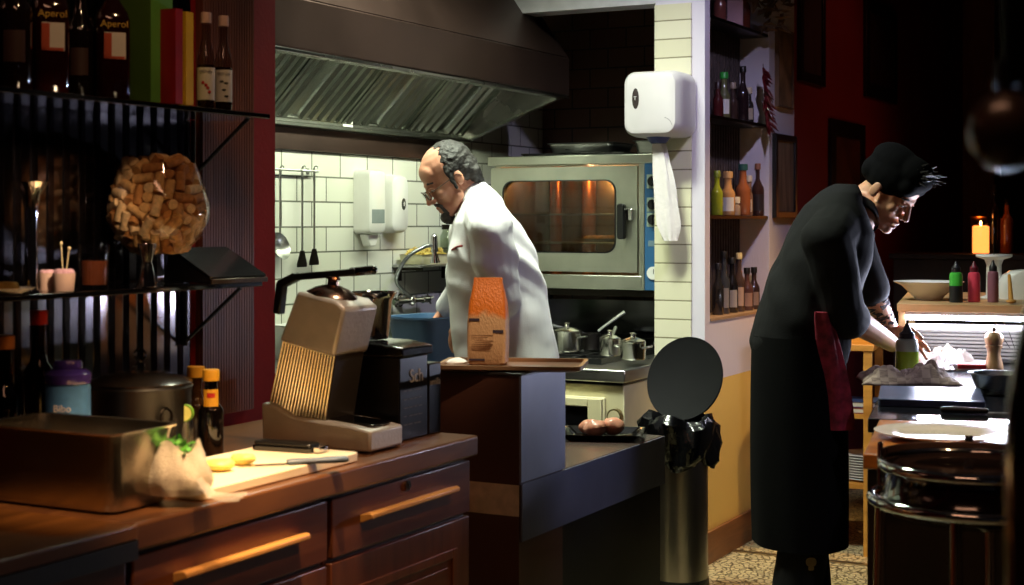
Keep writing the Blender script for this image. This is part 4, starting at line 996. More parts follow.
# flour bag
ORG = mat('orange paper', '#d9711c', .5, 0, .1, 12, .15, 40); 
def flour_mat():
    m, nt, b = nodes('flour bag paper'); N, L = nt.nodes, nt.links
    tc = N.new('ShaderNodeTexCoord'); sp = N.new('ShaderNodeSeparateXYZ'); L.new(tc.outputs['Object'], sp.inputs[0])
    nz = N.new('ShaderNodeTexNoise'); nz.inputs['Scale'].default_value = 18; L.new(tc.outputs['Object'], nz.inputs['Vector'])
    ad = N.new('ShaderNodeMath'); ad.operation = 'MULTIPLY_ADD'; ad.inputs[1].default_value = .07; L.new(nz.outputs['Fac'], ad.inputs[0]); L.new(sp.outputs['Z'], ad.inputs[2])
    rp = N.new('ShaderNodeValToRGB'); e = rp.color_ramp.elements; e[0].position = .16; e[0].color = c_('#c9a078')+(1,); e[1].position = .175; e[1].color = c_('#d9741c')+(1,)
    L.new(ad.outputs[0], rp.inputs['Fac']); L.new(rp.outputs['Color'], b.inputs['Base Color']); b.inputs['Roughness'].default_value = .45
    n2 = N.new('ShaderNodeTexNoise'); n2.inputs['Scale'].default_value = 25; bp = N.new('ShaderNodeBump'); bp.inputs['Strength'].default_value = .3; bp.inputs['Distance'].default_value = .01
    L.new(n2.outputs['Fac'], bp.inputs['Height']); L.new(bp.outputs['Normal'], b.inputs['Normal']); return m
q = MB(); rings = []
fb = V((-1.925, 3.53, CZ+.0165-.0095))
for z, w, d in ((.0005, .094, .06), (.006, .104, .068), (.06, .108, .072), (.12, .106, .068), (.165, .10, .055), (.195, .088, .036), (.218, .080, .016), (.232, .078, .007)):
    ring = []
    for x, y in rr(w, d, min(.012, d*.3), 4):
        k = noise.noise(V((x*30, y*30, z*25)))*.0035; ring.append(V((x*(1+k*8), y+k, z)))
    rings.append(ring)
q.loft(rings)
a = YAW-R(8)
fo = thing('flour_bag', 'orange and tan paper flour bag standing on the brown tray', 'bag', fb, a)
obj('paper_bag', q, flour_mat(), fo)
lb = MB().bx((-.046, -.0372, .118), (-.018, -.0362, .1245)).bx((.018, -.0372, .086), (.046, -.0362, .094)).bx((-.046, -.037, .012), (-.004, -.036, .017)); DPM = mat('dark blue print', '#3a3040', .6)
for l0, l1 in (((-.046, -.0372, .118), (-.018, -.0362, .1245)), ((.018, -.0372, .086), (.046, -.0362, .094)), ((-.046, -.037, .012), (-.004, -.036, .017))): obj('printed_patch', MB().bx(l0, l1), DPM, fo)
rnd = random.Random(5); tx = MB()
for i in range(9): tx.bx((-.04, -.0372, .04+.0048*i), (-.04+.03+.03*rnd.random(), -.0362, .0415+.0048*i))
obj('small_print', tx, mat('brown print', '#7a4c2c', .6), fo)
q = MB(); rnd = random.Random(9)
rings = [[V((.022*math.cos(2*PI*i/14)*s*(1+.3*rnd.random()), .025*math.sin(2*PI*i/14)*s*(1+.3*rnd.random()), z*.6)) for i in range(14)] for z, s in ((.0005, 1), (.008, 1.1), (.018, .8), (.026, .3))]
q.loft(rings); c = fb+V((-.085, -.02, 0)); 
tag(obj('crumpled_tissue', q, mat('white tissue', '#dcd8d4', .9), None, (c.x-.0, c.y, CZ+.0062)), 'crumpled white tissue at the left foot of the flour bag', 'tissue')
# meat tray
mc = onZ(602, 437, .752)
mt = thing('meat_tray', 'black tray with raw meat on the low dark counter', 'tray', (mc.x, mc.y, .7505), R(20))
q = MB(); q.loft([rg(.20, .16, .015, .0005), rg(.25, .2, .02, .02), rg(.262, .212, .02, .021), rg(.245, .195, .018, .0205), rg(.19, .15, .012, .004)]); obj('tray', q, BLACKG, mt)
MEAT = mat('raw meat', '#c98a72', .35, 0, .25, 40, .2, 60, sss=.15)
for i, (x, y, s, lab) in enumerate(((-.02, -.02, .033, 'front raw meat piece in the black tray'), (.03, .02, .034, 'rear right raw meat piece in the black tray'), (-.045, .03, .028, 'rear left raw meat piece in the black tray'))):
    q = MB(); q.ball((0, 0, s*.8), (s*1.15, s*.95, s*.8), None, 18)
    for j, v in enumerate(q.v): q.v[j] = v*(1+.16*noise.noise(v*40+V((i*3, 0, 0))))
    zmin = min(v.z for v in q.v); q.v = [V((v.x, v.y, v.z-zmin)) for v in q.v]
    w = Matrix.Rotation(R(20), 3, 'Z') @ V((x, y, 0))
    tag(obj('raw_meat', q, MEAT, None, (mc.x+w.x, mc.y+w.y, .7552)), lab, 'meat', 'raw meat in the black tray')
# ---- bin
bn = thing('pedal_bin', 'steel pedal bin with black liner and open round lid', 'bin', (-2.0, 5.12, 0)); bn.scale = (.93, .93, 1)
q = MB(); q.lathe([(0, .13), (.112, .13), (.112, .68), (.105, .68), (.105, .135), (0, .135)], 40); obj('body', q, mat('bin steel', '#a39a90', .3, 1, .06, 4, rvar=.05), bn)
q = MB(); q.lathe([(0, 0.0005), (.118, .0005), (.12, .01), (.116, .13), (0, .13)], 40); obj('base', q, BLACKP, bn)
LIN = mat('black bin liner', '#0b0b0c', .18, 0, .2, 20, .5, 25)
q = MB(); rings = []
for k, (r, z) in enumerate(((.095, .56), (.1, .68), (.108, .712), (.128, .717), (.15, .69), (.150, .63), (.137, .565), (.124, .54))):
    rings.append([V(((r+(.012*math.sin(5*a+k)+.01*math.sin(9*a+2*k))*(k > 2))*math.cos(a), (r+(.012*math.sin(5*a+k)+.01*math.sin(9*a+2*k))*(k > 2))*math.sin(a), z+.014*math.sin(4*a+k*.5)*(k > 1))) for a in [2*PI*i/72 for i in range(72)]])
q.loft(rings, cap=False); l = obj('liner', q, LIN, bn); sld = l.modifiers.new('s', 'SOLIDIFY'); sld.thickness = .0015
lid_c = V((-.03, .14, .835)); tn = V((RIGHT.x*-.05, -.86, .35)).normalized(); X_, Y_, Z_ = frame_of(tn)
T = Matrix(((X_.x, Y_.x, Z_.x, lid_c.x), (X_.y, Y_.y, Z_.y, lid_c.y), (X_.z, Y_.z, Z_.z, lid_c.z), (0, 0, 0, 1)))
q = MB(); q.lathe([(0, -.016), (.10, -.014), (.156, -.005), (.164, .004), (.161, .010), (.155, .006), (0, .004)], 48, M=T); obj('lid', q, mat('black lid', '#0b0b0c', .75, 0, .15, spec=.2), bn)
q = MB().bx((-.03, .108, .64), (.03, .13, .72)); obj('hinge', q, BLACKP, bn, bevel=.004)
q = MB().bx((-.03, -.15, .012), (.03, -.112, .022)); obj('pedal', q, BLACKP, bn, bevel=.004)
# ---- niche shelves and bottles
nsh = []
for z, lab in ((1.448, 'lower dark niche shelf with sauce and oil bottles'), (1.872, 'middle dark niche shelf beside the dried chillies'), (2.29, 'top dark niche shelf below the dried leaf bunch')):
    tag(obj('niche_shelf', MB().bx((WN-ND-.003, N0+.002, z-.014), (WN-.004, N1-.002, z)), DARKMETAL, bevel=.001), lab, 'shelf', 'shelves in the wall niche')
tag(obj('niche_sill', MB().bx((WN-ND-.003, N0+.002, NZ0+.0005), (WN+.006, N1-.002, NZ0+.012)), mat('niche sill', '#a98a6a', .6)), 'pale sill board at the bottom of the wall niche', 'sill')
def nb(px, z, r, h, col, lab, cap='#1a1614', label=None, rn=.011, x=WN-.055, clear=False):
    c = onX(px, 200, x); m = glass('niche glass '+col, col) if clear else mat('niche glass '+col, col, .1, 0, .2, coat=.5)
    a = toward(c)
    bottle('bottle', bprof(r, h, rn, h*.5, h*.72), m, lab, (c.x, c.y, z+.0006), 'bottles in the wall niche', capprof(rn*1.35, h-.024, h+.004), mat('niche cap '+cap, cap, .4), (r+.0008, h*.1, h*.42, a-.9, a+.9) if label else None, mat('niche label '+label, label, .6) if label else None, seg=18)
z = NZ0+.012
nb(718, z, .026, .22, '#2b2a2a', 'dark bottle at the left end of the niche sill', '#222222')
nb(724, z, .026, .27, '#3a3d42', 'tall clear dark-shouldered bottle second on the niche sill', '#1a1a1a', '#8a8480')
nb(732, z, .028, .24, '#1c1a1c', 'black bottle with grey label third on the niche sill', '#1a1a1a', '#a09a96')
nb(739, z, .026, .26, '#4a3a34', 'bottle with pale cream cap on the niche sill', '#c9b98a', '#b59a86')
nb(747, z, .03, .19, '#5a3c38', 'squat brown bottle right of the pale-capped one on the sill', '#15120f', '#9a7a6a')
nb(754, z, .027, .19, '#3d2a26', 'dark brown bottle near the right end of the niche sill', '#15120f', '#8a7468')
nb(760, z, .026, .17, '#2e2423', 'small dark bottle at the right end of the niche sill', '#15120f')
z = 1.448
nb(717, z, .026, .19, '#8f9a2a', 'olive green bottle at the left end of the lower niche shelf', '#7a8a30', None)
nb(728, z, .032, .19, '#b98a5a', 'tan bottle with white label on the lower niche shelf', '#c29a6a', '#c9c6c4', .016)
nb(736, z, .02, .08, '#a08a78', 'small pale jar between the tan and the terracotta bottles', '#c9bda8', None, .014)
nb(743, z, .034, .23, '#9a5a38', 'terracotta-coloured bottle with teal cap on the lower niche shelf', '#2f5a58', None, .016)
nb(749, z, .018, .18, '#8a6a58', 'thin pale bottle right of the terracotta-coloured bottle', '#cfc4b4', '#b8a898')
nb(758, z, .032, .24, '#4a3028', 'brown spirit bottle at the right end of the lower niche shelf', '#a06a4a', '#2a1c1a')
z = 1.872
nb(718, z, .024, .15, '#4a1c1c', 'dark red bottle at the left end of the middle niche shelf', '#2a1414')
nb(724, z, .028, .2, '#5a5a3a', 'bottle with bright green cap and white label on the middle shelf', '#2f9a3a', '#c9c9c4', .014)
nb(733, z, .024, .165, '#3a2a26', 'dark bottle with flat tan cap on the middle niche shelf', '#8a7a6a')
nb(743, z, .026, .25, '#2a1c1e', 'tall dark bottle in the middle of the middle niche shelf', '#15100f')
nb(749, z, .022, .16, '#2e2826', 'small bottle with pale label beside the dried chillies', '#c9b89a', '#b0a08a')
z = 2.29
nb(720, z, .028, .16, '#6a3a34', 'reddish bottle at the left end of the top niche shelf', '#2a2020')
nb(745, z, .025, .2, '#7a3c2c', 'copper-coloured bottle on the top niche shelf near the leaves', '#3a2420')
tag(obj('pink_box', MB().bx((-.035, -.06, .0005), (.035, .06, .12)), mat('pink box', '#c69aa2', .6), None, (WN-.07, onX(735, 10, WN-.07).y, 2.29), R(20), bevel=.002), 'small pale pink box on the top niche shelf', 'box')
# dried chillies and leaves hanging at the right jamb
CH = mat('dried chilli', '#5a1018', .35, 0, .3, 30, coat=.3)
p0 = onX(763, 68, WN+.02); p1 = onX(767, 128, WN+.02)
t = thing('chilli_string', 'hanging string of dried dark red chillies at the niche edge', 'chillies', p0)
q = MB().tube([(0, 0, .02), V(p1-p0)], .0015, 5); obj('string', q, mat('brown string', '#5a4630', .8), t)
rnd = random.Random(4); q = MB()
for i in range(52):
    f = i/51; c = (p1-p0)*f; a = rnd.random()*6.28; L_ = rnd.uniform(.04, .07); d = V((abs(math.cos(a))*.7+.1, math.sin(a), rnd.uniform(-1.1, -.2))).normalized()
    if f < .1: pass
    q.tube([c, c+d*L_*.5, c+d*L_+V((0, 0, -.008))], [.0045, .0075, .001], 6)
obj('chillies', q, CH, t)['kind'] = 'stuff'
p0 = onX(770, -14, WN+.06)
t = thing('leaf_bunch', 'hanging bunch of dried brown leaves above the niche edge', 'leaves', p0); q = MB(); rnd = random.Random(8)
for i in range(80):
    c = V((rnd.uniform(-.05, .06), rnd.uniform(-.12, .12), rnd.uniform(-.2, .1))); 
    if c.z < -.12 and abs(c.y) > .07: continue
    d = V((rnd.uniform(-1, 1), rnd.uniform(-1, 1), rnd.uniform(-1, .3))).normalized(); s = d.cross(V((rnd.random(), rnd.random(), rnd.random()))).normalized(); n_ = d.cross(s); l = rnd.uniform(.03, .05); w = l*.42
    q.add([c-d*l, c-d*l*.1+s*w+n_*.006, c+d*l, c-d*l*.1-s*w+n_*.006, c-n_*.003], [(0, 1, 4), (1, 2, 4), (2, 3, 4), (3, 0, 4)])
obj('leaves', q, mat('dried leaf', '#5a3f22', .7, 0, .5, 12), t)['kind'] = 'stuff'
q = MB().tube([(0, 0, -.1), (0, 0, .25)], .004, 6); obj('stalk', q, mat('stalk brown', '#4a3522', .8), t)
# ---- pictures
def picture(x, px0, px1, py0, py1, label, canvas, frame, fw=.03, normal=1):
    a, b = onX(px0, 200, x), onX(px1, 200, x); zc_ = onX((px0+px1)/2, py1, x).z; zt = onX((px0+px1)/2, py0, x).z
    y0, y1 = a.y, b.y; t = thing('framed_picture', label, 'picture', (x, (y0+y1)/2, (zc_+zt)/2), 0, 'pictures on the walls'); h, w = (zt-zc_)/2, (y1-y0)/2
    q = MB().bx((.0005, -w, -h), (.022, -w+fw, h)).bx((.0005, w-fw, -h), (.022, w, h)).bx((.0005, -w+fw, h-fw), (.022, w-fw, h)).bx((.0005, -w+fw, -h), (.022, w-fw, -h+fw)); obj('frame', q, frame, t, bevel=.002)
    obj('canvas', MB().bx((.001, -w+fw, -h+fw), (.012, w-fw, h-fw)), canvas, t)
DKF = mat('dark frame', '#141010', .4)
picture(WN, 774.5, 790, 30, 108, 'tan collage picture on the pink-lit wall strip beside the chillies', mat('tan collage', '#8a6a48', .7, 0, .55, 9), mat('tan edge', '#6a5038', .6), .008)
picture(WN, 772, 793, 135, 218, 'black framed abstract picture on the wall strip beside the niche', mat('grey brown abstract', '#6f5f4a', .7, 0, .5, 8, stretch=(1, 3, .4)), DKF, .03)
picture(-2.25, 797, 822, -30, 84, 'large dark framed picture high on the red wall, nearest the niche', mat('dark abstract', '#2a1a18', .6, 0, .5, 6, stretch=(1, 3, .4)), DKF, .05)
picture(-2.25, 828, 862, 122, 205, 'dark framed picture behind the cook’s shoulder on the red wall', mat('dark red abstract', '#3a1c18', .6, 0, .6, 6), DKF, .09)
picture(-2.25, 863, 894, 4, 100, 'dark framed picture high on the red wall above the cook', mat('dark plum abstract', '#24100f', .6, 0, .5, 6, stretch=(1, 3, .4)), DKF, .08)
# ================================================================ RIGHT: ISLAND
IR = R(10.7); IO = onZ(863, 454, 0.9); IO.z = 0; WL = .62; IC, IS = math.cos(IR), math.sin(IR)
def isl(x, y, z=0): return V((IO.x+x*IC-y*IS, IO.y+x*IS+y*IC, z))
ORW = wood('orange island wood', '#a8642a', '#d08a42', 'X', 2.4, .35, coat=.2)
DKW = wood('dark island wood', '#1a100b', '#26170f', 'Z', 2.4, .45)
il = thing('island_cabinet', 'dark wooden island cabinet with orange wooden top holding the white plate', 'cabinet', isl(0, 0), IR)
obj('body', MB().bx((.03, .03, .06), (1.2, WL-.01, .865)), DKW, il)
obj('side_panel', MB().bx((.008, .02, .0005), (.029, WL-.005, .864)), DKW, il, bevel=.002)
obj('top', MB().bx((0, 0, .866), (1.25, WL, .9)), ORW, il, bevel=.004)
obj('plinth', MB().bx((.06, .06, 0), (1.18, WL-.03, .059)), BLACKP, il)
SLATE = mat('polished dark slate', '#191a1f', .18, 0, .3, 12, coat=.2)
wkx = thing('work_counter', 'dark slate-topped kitchen work counter where the cook in black works', 'counter', isl(0, WL+.01), IR)
obj('top', MB().bx((-.03, 0, .862), (1.25, 2.9, .9)), SLATE, wkx, bevel=.003)
obj('body', MB().bx((.03, .02, .08), (1.2, 2.86, .861)), mat('dark counter body', '#1f1b1c', .4, .3), wkx)
obj('plinth', MB().bx((.07, .06, 0), (1.16, 2.8, .079)), BLACKP, wkx)
sp = onZ(985, 416, .9)
# plate on the wood top
pl = onZ(940, 438, .9)
q = MB(); q.lathe([(0, .001), (.09, .001), (.105, .005), (.153, .015), (.155, .017), (.151, .0175), (.103, .009), (.09, .005), (0, .005)], 48)
tag(obj('dinner_plate', q, CERAMIC, None, (pl.x, pl.y, .9)), 'large white dinner plate on the orange wooden island top', 'plate')
# slate board
sb = onZ(932, 400, .9)
tag(obj('chopping_board', MB().prism(rr(.29, .36, .012), .0006, .022), mat('blue black board', '#3b4560', .32, 0, .15, 30, .08, 60), None, (sb.x, sb.y-.02, .9), IR+R(2), bevel=.002), 'blue-black chopping board on the slate counter behind the white plate', 'chopping board')
sp2 = onZ(975, 414, .9)
kn2 = thing('steel_spatula', 'dark flat utensil lying along the counter edge before the chopping board', 'utensil', (sp2.x, sp2.y-.01, .9005), IR)
obj('handle', MB().cap((-.08, 0, .010), .009, (.03, 0, .010), .008), BLACKP, kn2)
obj('blade', MB().bx((.035, -.014, .004), (.2, .014, .007)), STEEL, kn2, bevel=.001)
# towel
tw = onZ(912, 383, .9)
def towel_mat():
    m, nt, b = nodes('checked towel'); N, L = nt.nodes, nt.links
    tc = N.new('ShaderNodeTexCoord'); ck = N.new('ShaderNodeTexChecker'); ck.inputs['Scale'].default_value = 38; L.new(tc.outputs['Object'], ck.inputs['Vector'])
    ck.inputs['Color1'].default_value = c_('#a5958a')+(1,); ck.inputs['Color2'].default_value = c_('#5f5150')+(1,)
    nz = N.new('ShaderNodeTexNoise'); nz.inputs['Scale'].default_value = 22; mx = N.new('ShaderNodeMix'); mx.data_type = 'RGBA'; L.new(nz.outputs['Fac'], mx.inputs[0]); L.new(ck.outputs['Color'], mx.inputs[6]); mx.inputs[7].default_value = c_('#b09a88')+(1,)
    L.new(mx.outputs[2], b.inputs['Base Color']); b.inputs['Roughness'].default_value = .95; return m
def cloth_heap(name, w, d, h, m, loc, rz, seed, label, cat, freq=9):
    q = MB(); nx, ny = 60, 40; rows = []
    for i in range(nx+1):
        u = i/nx*2-1; row = []
        for j in range(ny+1):
            v = j/ny*2-1; edge = max(0, 1-max(abs(u), abs(v))**3)
            n1 = noise.noise(V((u*2.1+seed, v*1.6, seed))); n2 = abs(noise.noise(V((u*freq*.35+seed, v*freq*.25, 2.2)))); n3 = abs(noise.noise(V((u*freq*.8, v*freq*.5+seed, 7))))
            z = .002+h*(edge*.85+.15*(1-abs(v)**6)*(.5+.5*math.sin(u*9+seed)))*max(.06, .55+.6*n1+.55*(.35-n2)+.35*(.3-n3))
            row.append(V((u*w/2*(1+.12*n1), v*d/2*(1+.15*noise.noise(V((u*2, seed, v))))+.02*n1, z)))
        rows.append(row)
    q.loft(rows, closed=False, cap=False)
    o = obj(name, q, m, None, loc, rz, sharp=180); s = o.modifiers.new('s', 'SOLIDIFY'); s.thickness = .0018; s.offset = 1
    return tag(o, label, cat)
cloth_heap('kitchen_towel', .31, .17, .085, towel_mat(), (tw.x+.0, tw.y-.03, .9005), IR+R(12), 3.3, 'crumpled grey-brown checked towel on the slate counter before the green bottle', 'towel')
pb = onZ(944, 368, .9)
cloth_heap('paper_bag', .17, .22, .085, mat('white greaseproof paper', '#ddd4cc', .7, 0, .04, 20, .2, 60), (pb.x, pb.y+.02, .9005), IR+R(-25), 8.1, 'crumpled white paper under the cook’s hands beside the green squeeze bottle', 'paper')
# squeeze bottles
def squeeze(loc, r, h, col, label, half=None, nozzle='#2a2424', group=None, alpha=.75):
    t = thing('squeeze_bottle', label, 'bottle', loc, 0, group); m = mat('squeeze '+col+str(h), col, .3, 0, .05); 
    hb_ = h*.74
    q = MB(); q.lathe([(0, .0006), (r*.93, .0006), (r, .006), (r, hb_*.85), (r*.9, hb_*.96), (r*.6, hb_), (0, hb_)], 26)
    if half:
        q.cur = 0
    obj('body', q, m, t)
    if half:
        q = MB(); q.lathe([(0, hb_*half[1]), (r*1.006, hb_*half[1]), (r*1.006, hb_*half[2]), (r*.9, hb_*half[2]+.001), (0, hb_*half[2]+.001)], 26); obj('lower_print', q, mat('band '+half[0]+str(h), half[0], .35, 0, .08), t)
    q = MB(); q.lathe([(0, hb_+.0003), (r*.7, hb_+.0003), (r*.7, hb_+.016), (r*.4, hb_+.024), (r*.14, h), (0, h)], 20); obj('nozzle', q, mat('nozzle '+nozzle, nozzle, .4), t)
    return t
g0 = onZ(907, 380, .9)
gm = squeeze(g0+V((0, 0, .0005)), .037, .185, '#a9b4a4', 'squat green squeeze bottle on the counter between the towel and the cook', None, '#24222a')
q = MB(); q.lathe([(0, .008), (.0376, .008), (.0376, .095), (0, .0955)], 26)
vs = [v for v in q.v]; obj('green_oil', q, mat('green oil', '#8fb02a', .2, 0, .08), gm)
# gantry
GL = isl(0, 0); ga = at(897, 308, 5.42); GZ1 = 1.125
gtr = thing('plating_shelf', 'lit wooden plating shelf with bright lamp over the slate counter', 'shelf', (ga.x, ga.y, .9), IR)
PAL = wood('pale shelf wood', '#a8845a', '#c9a477', 'X', 3, .45)
GW, GD = .75, 1.0
obj('board', MB().bx((0, 0, GZ1-.9-.028), (GW, GD, GZ1-.9)), PAL, gtr, bevel=.002)
for x in (.004, GW-.03):
    for y in (.02, GD-.05): obj('leg', MB().bx((x, y, .0005), (x+.026, y+.03, GZ1-.9-.0285)), PAL, gtr, bevel=.002)
LEDM = mat('led tube', '#ffffff', .5, 0, 0, emit='#dfe6ff', estr=26)
lt = MB(); lt.cyl((.03, .012, .176), (GW-.03, .012, .176), .009, 10); obj('lamp_tube', lt, LEDM, gtr)
obj('lamp_holder', MB().bx((.03, .004, .186), (GW-.03, .02, .1965)), WHITEP, gtr)
def gpt(px, py, D, z): q = at(px, py, D); q.z = z; return q
# plates stacked below
for i in range(9):
    c = isl(0, 0); base = V((ga.x, ga.y, 0)); off = V((.25*IC-.36*IS, .25*IS+.36*IC, 0)); 
    if i == 0:
        q = MB(); q.prism(rr(.44, .30, .03), .0004, .004, None, rr(.46, .32, .035)); o1, o2 = rr(.46, .32, .035), rr(.44, .30, .03)
        q.loft([[V((x, y, z)) for x, y in o] for o, z in ((o1, .004), (rr(.475, .335, .04), .012), (rr(.465, .325, .04), .012), (o2, .0045))], cap=False)
        p0 = obj('serving_platter', q, CERAMIC, None, (0, 0, 0), IR); o = p0
    else: o = p0.copy(); COL.objects.link(o)
    o.location = base+off+V((0, 0, .9005+i*.0135)); o.rotation_euler = (0, 0, IR)
    tag(o, 'white rectangular platter in the brightly lit stack under the plating shelf', 'platter', 'white platters under the plating shelf')
o['label'] = 'topmost white platter of the brightly lit stack under the plating shelf'; del o['group']
# on the shelf
bw = gpt(925, 298, 5.62, GZ1)
q = MB(); q.lathe([(0, .001), (.05, .001), (.055, .012), (.08, .035), (.1, .055), (.128, .068), (.13, .0705), (.126, .0715), (.097, .059), (.075, .038), (.05, .016), (0, .012)], 44)
tag(obj('pasta_bowl', q, CERAMIC, None, (bw.x, bw.y+.06, GZ1)), 'wide white rimmed bowl on the plating shelf left of the squeeze bottles', 'bowl')
squeeze(gpt(956, 302, 5.50, GZ1+.0005), .024, .15, '#3fae3a', 'green and black squeeze bottle on the plating shelf', ('#151a1c', 0.0, .55), '#1a1a1c', 'squeeze bottles on the plating shelf')
squeeze(gpt(974, 302, 5.52, GZ1+.0005), .022, .15, '#d8465c', 'bright pink squeeze bottle on the plating shelf', None, '#5a1420', 'squeeze bottles on the plating shelf')
squeeze(gpt(993, 303, 5.50, GZ1+.0005), .020, .155, '#8a5a6a', 'dull mauve squeeze bottle on the plating shelf', None, '#1a1418', 'squeeze bottles on the plating shelf')
ch = gpt(994, 300, 5.8, GZ1)
t = thing('pedestal_stand', 'small white pedestal stand behind the mauve squeeze bottle', 'stand', ch)
q = MB(); q.lathe([(0, .0006), (.05, .0006), (.05, .006), (.03, .012), (.028, .13), (.036, .15), (.062, .158), (.068, .162), (.068, .17), (.06, .17), (0, .166)], 30); obj('pedestal', q, WHITEP, t)
q = MB().cyl((0, 0, .167), (0, 0, .25), .002, 8); obj('pin', q, DARKMETAL, t)
mc_ = gpt(1028, 298, 5.75, GZ1)
t = thing('slicer_housing', 'rounded pale machine at the right end of the plating shelf', 'machine', mc_, IR)
q = MB(); rings = [[V((x, y*.8, z)) for x, y in rr(w, .2, min(.05, w*.4), 5)] for z, w in ((.0006, .22), (.02, .225), (.06, .22), (.09, .19), (.108, .13), (.112, .06))]; q.loft(rings); obj('housing', q, WHITEP, t)
q = MB().bx((-.113, -.05, .03), (-.109, .05, .036)); obj('trim_line', q, DARKMETAL, t)
ws = gpt(1012, 300, 5.42, GZ1)
t = thing('wooden_spoon', 'wooden spoon handle leaning against the pale machine', 'spoon', (ws.x, ws.y, GZ1+.0125))
q = MB().cap((0, -.02, 0), .009, (-.026, .10, .085), .006); obj('handle', q, OAK, t)
q = MB(); q.ball((.004, -.04, -.002), (.018, .03, .008), None, 16); obj('bowl', q, OAK, t)
tg = gpt(997, 318, 5.38, .9)
t = thing('tongs', 'steel tongs hanging slanted from the plating shelf edge', 'tongs', (tg.x, tg.y, 1.02), IR)
A, B = at(990, 304, 5.38)-V((tg.x, tg.y, 1.02)), at(1012, 348, 5.36)-V((tg.x, tg.y, 1.02))
A = Matrix.Rotation(-IR, 3, 'Z') @ A; B = Matrix.Rotation(-IR, 3, 'Z') @ B
for s in (-1, 1):
    q = MB(); mid = A.lerp(B, .55)+V((s*.014, 0, s*.004)); pth = smooth_path([A, mid, B+V((s*.008, 0, 0))], 6)
    q.loft([[P+V((0, -.006, 0)), P+V((.0, .006, 0)), P+V((.002, .006, .001)), P+V((.002, -.006, .001))] for P in pth]); obj('arm', q, CHROME, t)
# things on the counter right
pm = onZ(994, 371, .9)
t = thing('pepper_mill', 'turned pale wooden pepper mill beside the steel bowl', 'pepper mill', pm)
MW = wood('mill wood', '#8a6a4a', '#b08a64', 'Z', 3, .35)
q = MB(); q.lathe([(0, .0006), (.032, .0006), (.033, .008), (.031, .02), (.026, .04), (.022, .06), (.024, .075), (.029, .084), (.029, .09), (0, .0905)], 28); obj('body', q, MW, t)
q = MB(); q.lathe([(0, .091), (.026, .091), (.03, .098), (.033, .112), (.03, .126), (.02, .136), (0, .138)], 28); hd_ = obj('head', q, MW, t)
q = MB(); q.lathe([(0, .138), (.006, .138), (.006, .144), (.008, .148), (.005, .153), (0, .154)], 16); obj('finial', q, DARKMETAL, hd_)
sbw = onZ(995, 396, .9)
q = MB(); q.lathe([(0, .0006), (.048, .0006), (.056, .004), (.074, .05), (.078, .062), (.084, .064), (.084, .067), (.077, .066), (.07, .05), (.05, .008), (0, .005)], 40)
tag(obj('steel_bowl', q, STEEL, None, (sbw.x, sbw.y+.04, .9)), 'round steel bowl on the slate counter before the pepper mill', 'bowl')
sc_ = onZ(995, 388, .97)
q = MB(); q.ball((0, 0, .0), (.045, .045, .012), None, 18); 
tag(obj('ground_spice', q, mat('brown spice', '#6a4a38', .9, 0, .3, 90, .3, 150), None, (sbw.x, sbw.y+.04, .946)), 'brown filling inside the round steel bowl', 'spice')['kind'] = 'stuff'
pk = onZ(974, 366, .9)
t = thing('white_packet', 'white packet with red stripe beside the pepper mill', 'packet', (pk.x, pk.y-.10, .9), IR+R(8))
q = MB(); q.loft([[V((x, y*s, z)) for x, y in rr(.16, .2, .012)] for z, s in ((.0006, 1), (.01, 1.0), (.022, .92))]); obj('packet', q, mat('packet white', '#dddbe0', .4), t)
obj('red_stripe', MB().bx((-.05, -.101, .008), (.045, -.093, .022)).bx((-.05, -.092, .0222), (.045, -.06, .0228)), REDL, t)
# ---- side table behind the cook
stb = onZ(866, 343, .9)
t = thing('side_table', 'wooden side table with lit orange top behind the cook in black', 'table', (stb.x, stb.y+.1, 0), R(8))
OT = wood('orange table wood', '#a8702a', '#cf9440', 'X', 2, .4)
obj('top', MB().bx((-.4, -.2, .872), (.03, .3, .9)), OT, t, bevel=.003)
for x in (-.39, -.015):
    for y in (-.19, .25): obj('leg', MB().bx((x, y, 0), (x+.036, y+.036, .8715)), OT, t, bevel=.002)
for z in (.28, .58): obj('shelf', MB().bx((-.353, -.153, z), (-.016, .249, z+.02)), OT, t)
tb = V((stb.x, stb.y+.1, 0)); TM = Matrix.Rotation(R(8), 3, 'Z')
for i in range(10):
    if i == 0:
        q = MB(); q.lathe([(0, .0004), (.055, .0004), (.075, .008), (.11, .012), (.11, .0145), (.074, .011), (.055, .004), (0, .004)], 32); p0 = obj('stacked_plate', q, CERAMIC); o = p0
    else: o = p0.copy(); COL.objects.link(o)
    o.location = tb+TM @ V((-.02, -.01, 0))+V((0, 0, .3003+i*.0112))
    tag(o, 'cream plate in the stack on the side table’s lower shelf behind the cook', 'plate', 'plates on the side table')
for i, (c, w) in enumerate((('#7a1a1c', .22), ('#2b3f66', .20))):
    q = MB().bx((-.07, -w/2, .0003), (.07, w/2, .003)).bx((-.07, -w/2, .022), (.07, w/2, .0245)).bx((-.07, -w/2, .003), (-.067, w/2, .022))
    b = thing('book', 'dark red book' if i == 0 else 'blue book', 'book', tb+TM @ V((-.04, -.03, 0))+V((0, 0, .6003+i*.025)), R(8))
    b['label'] = ['dark red closed book at the bottom on the side table’s middle shelf', 'blue closed book lying on the red one behind the cook'][i]
    obj('cover', q, mat('cover '+c, c, .5), b); obj('pages', MB().bx((-.066, -w/2+.003, .0032), (.066, w/2-.003, .0218)), mat('book paper %d' % i, '#cfc6b0', .8), b)
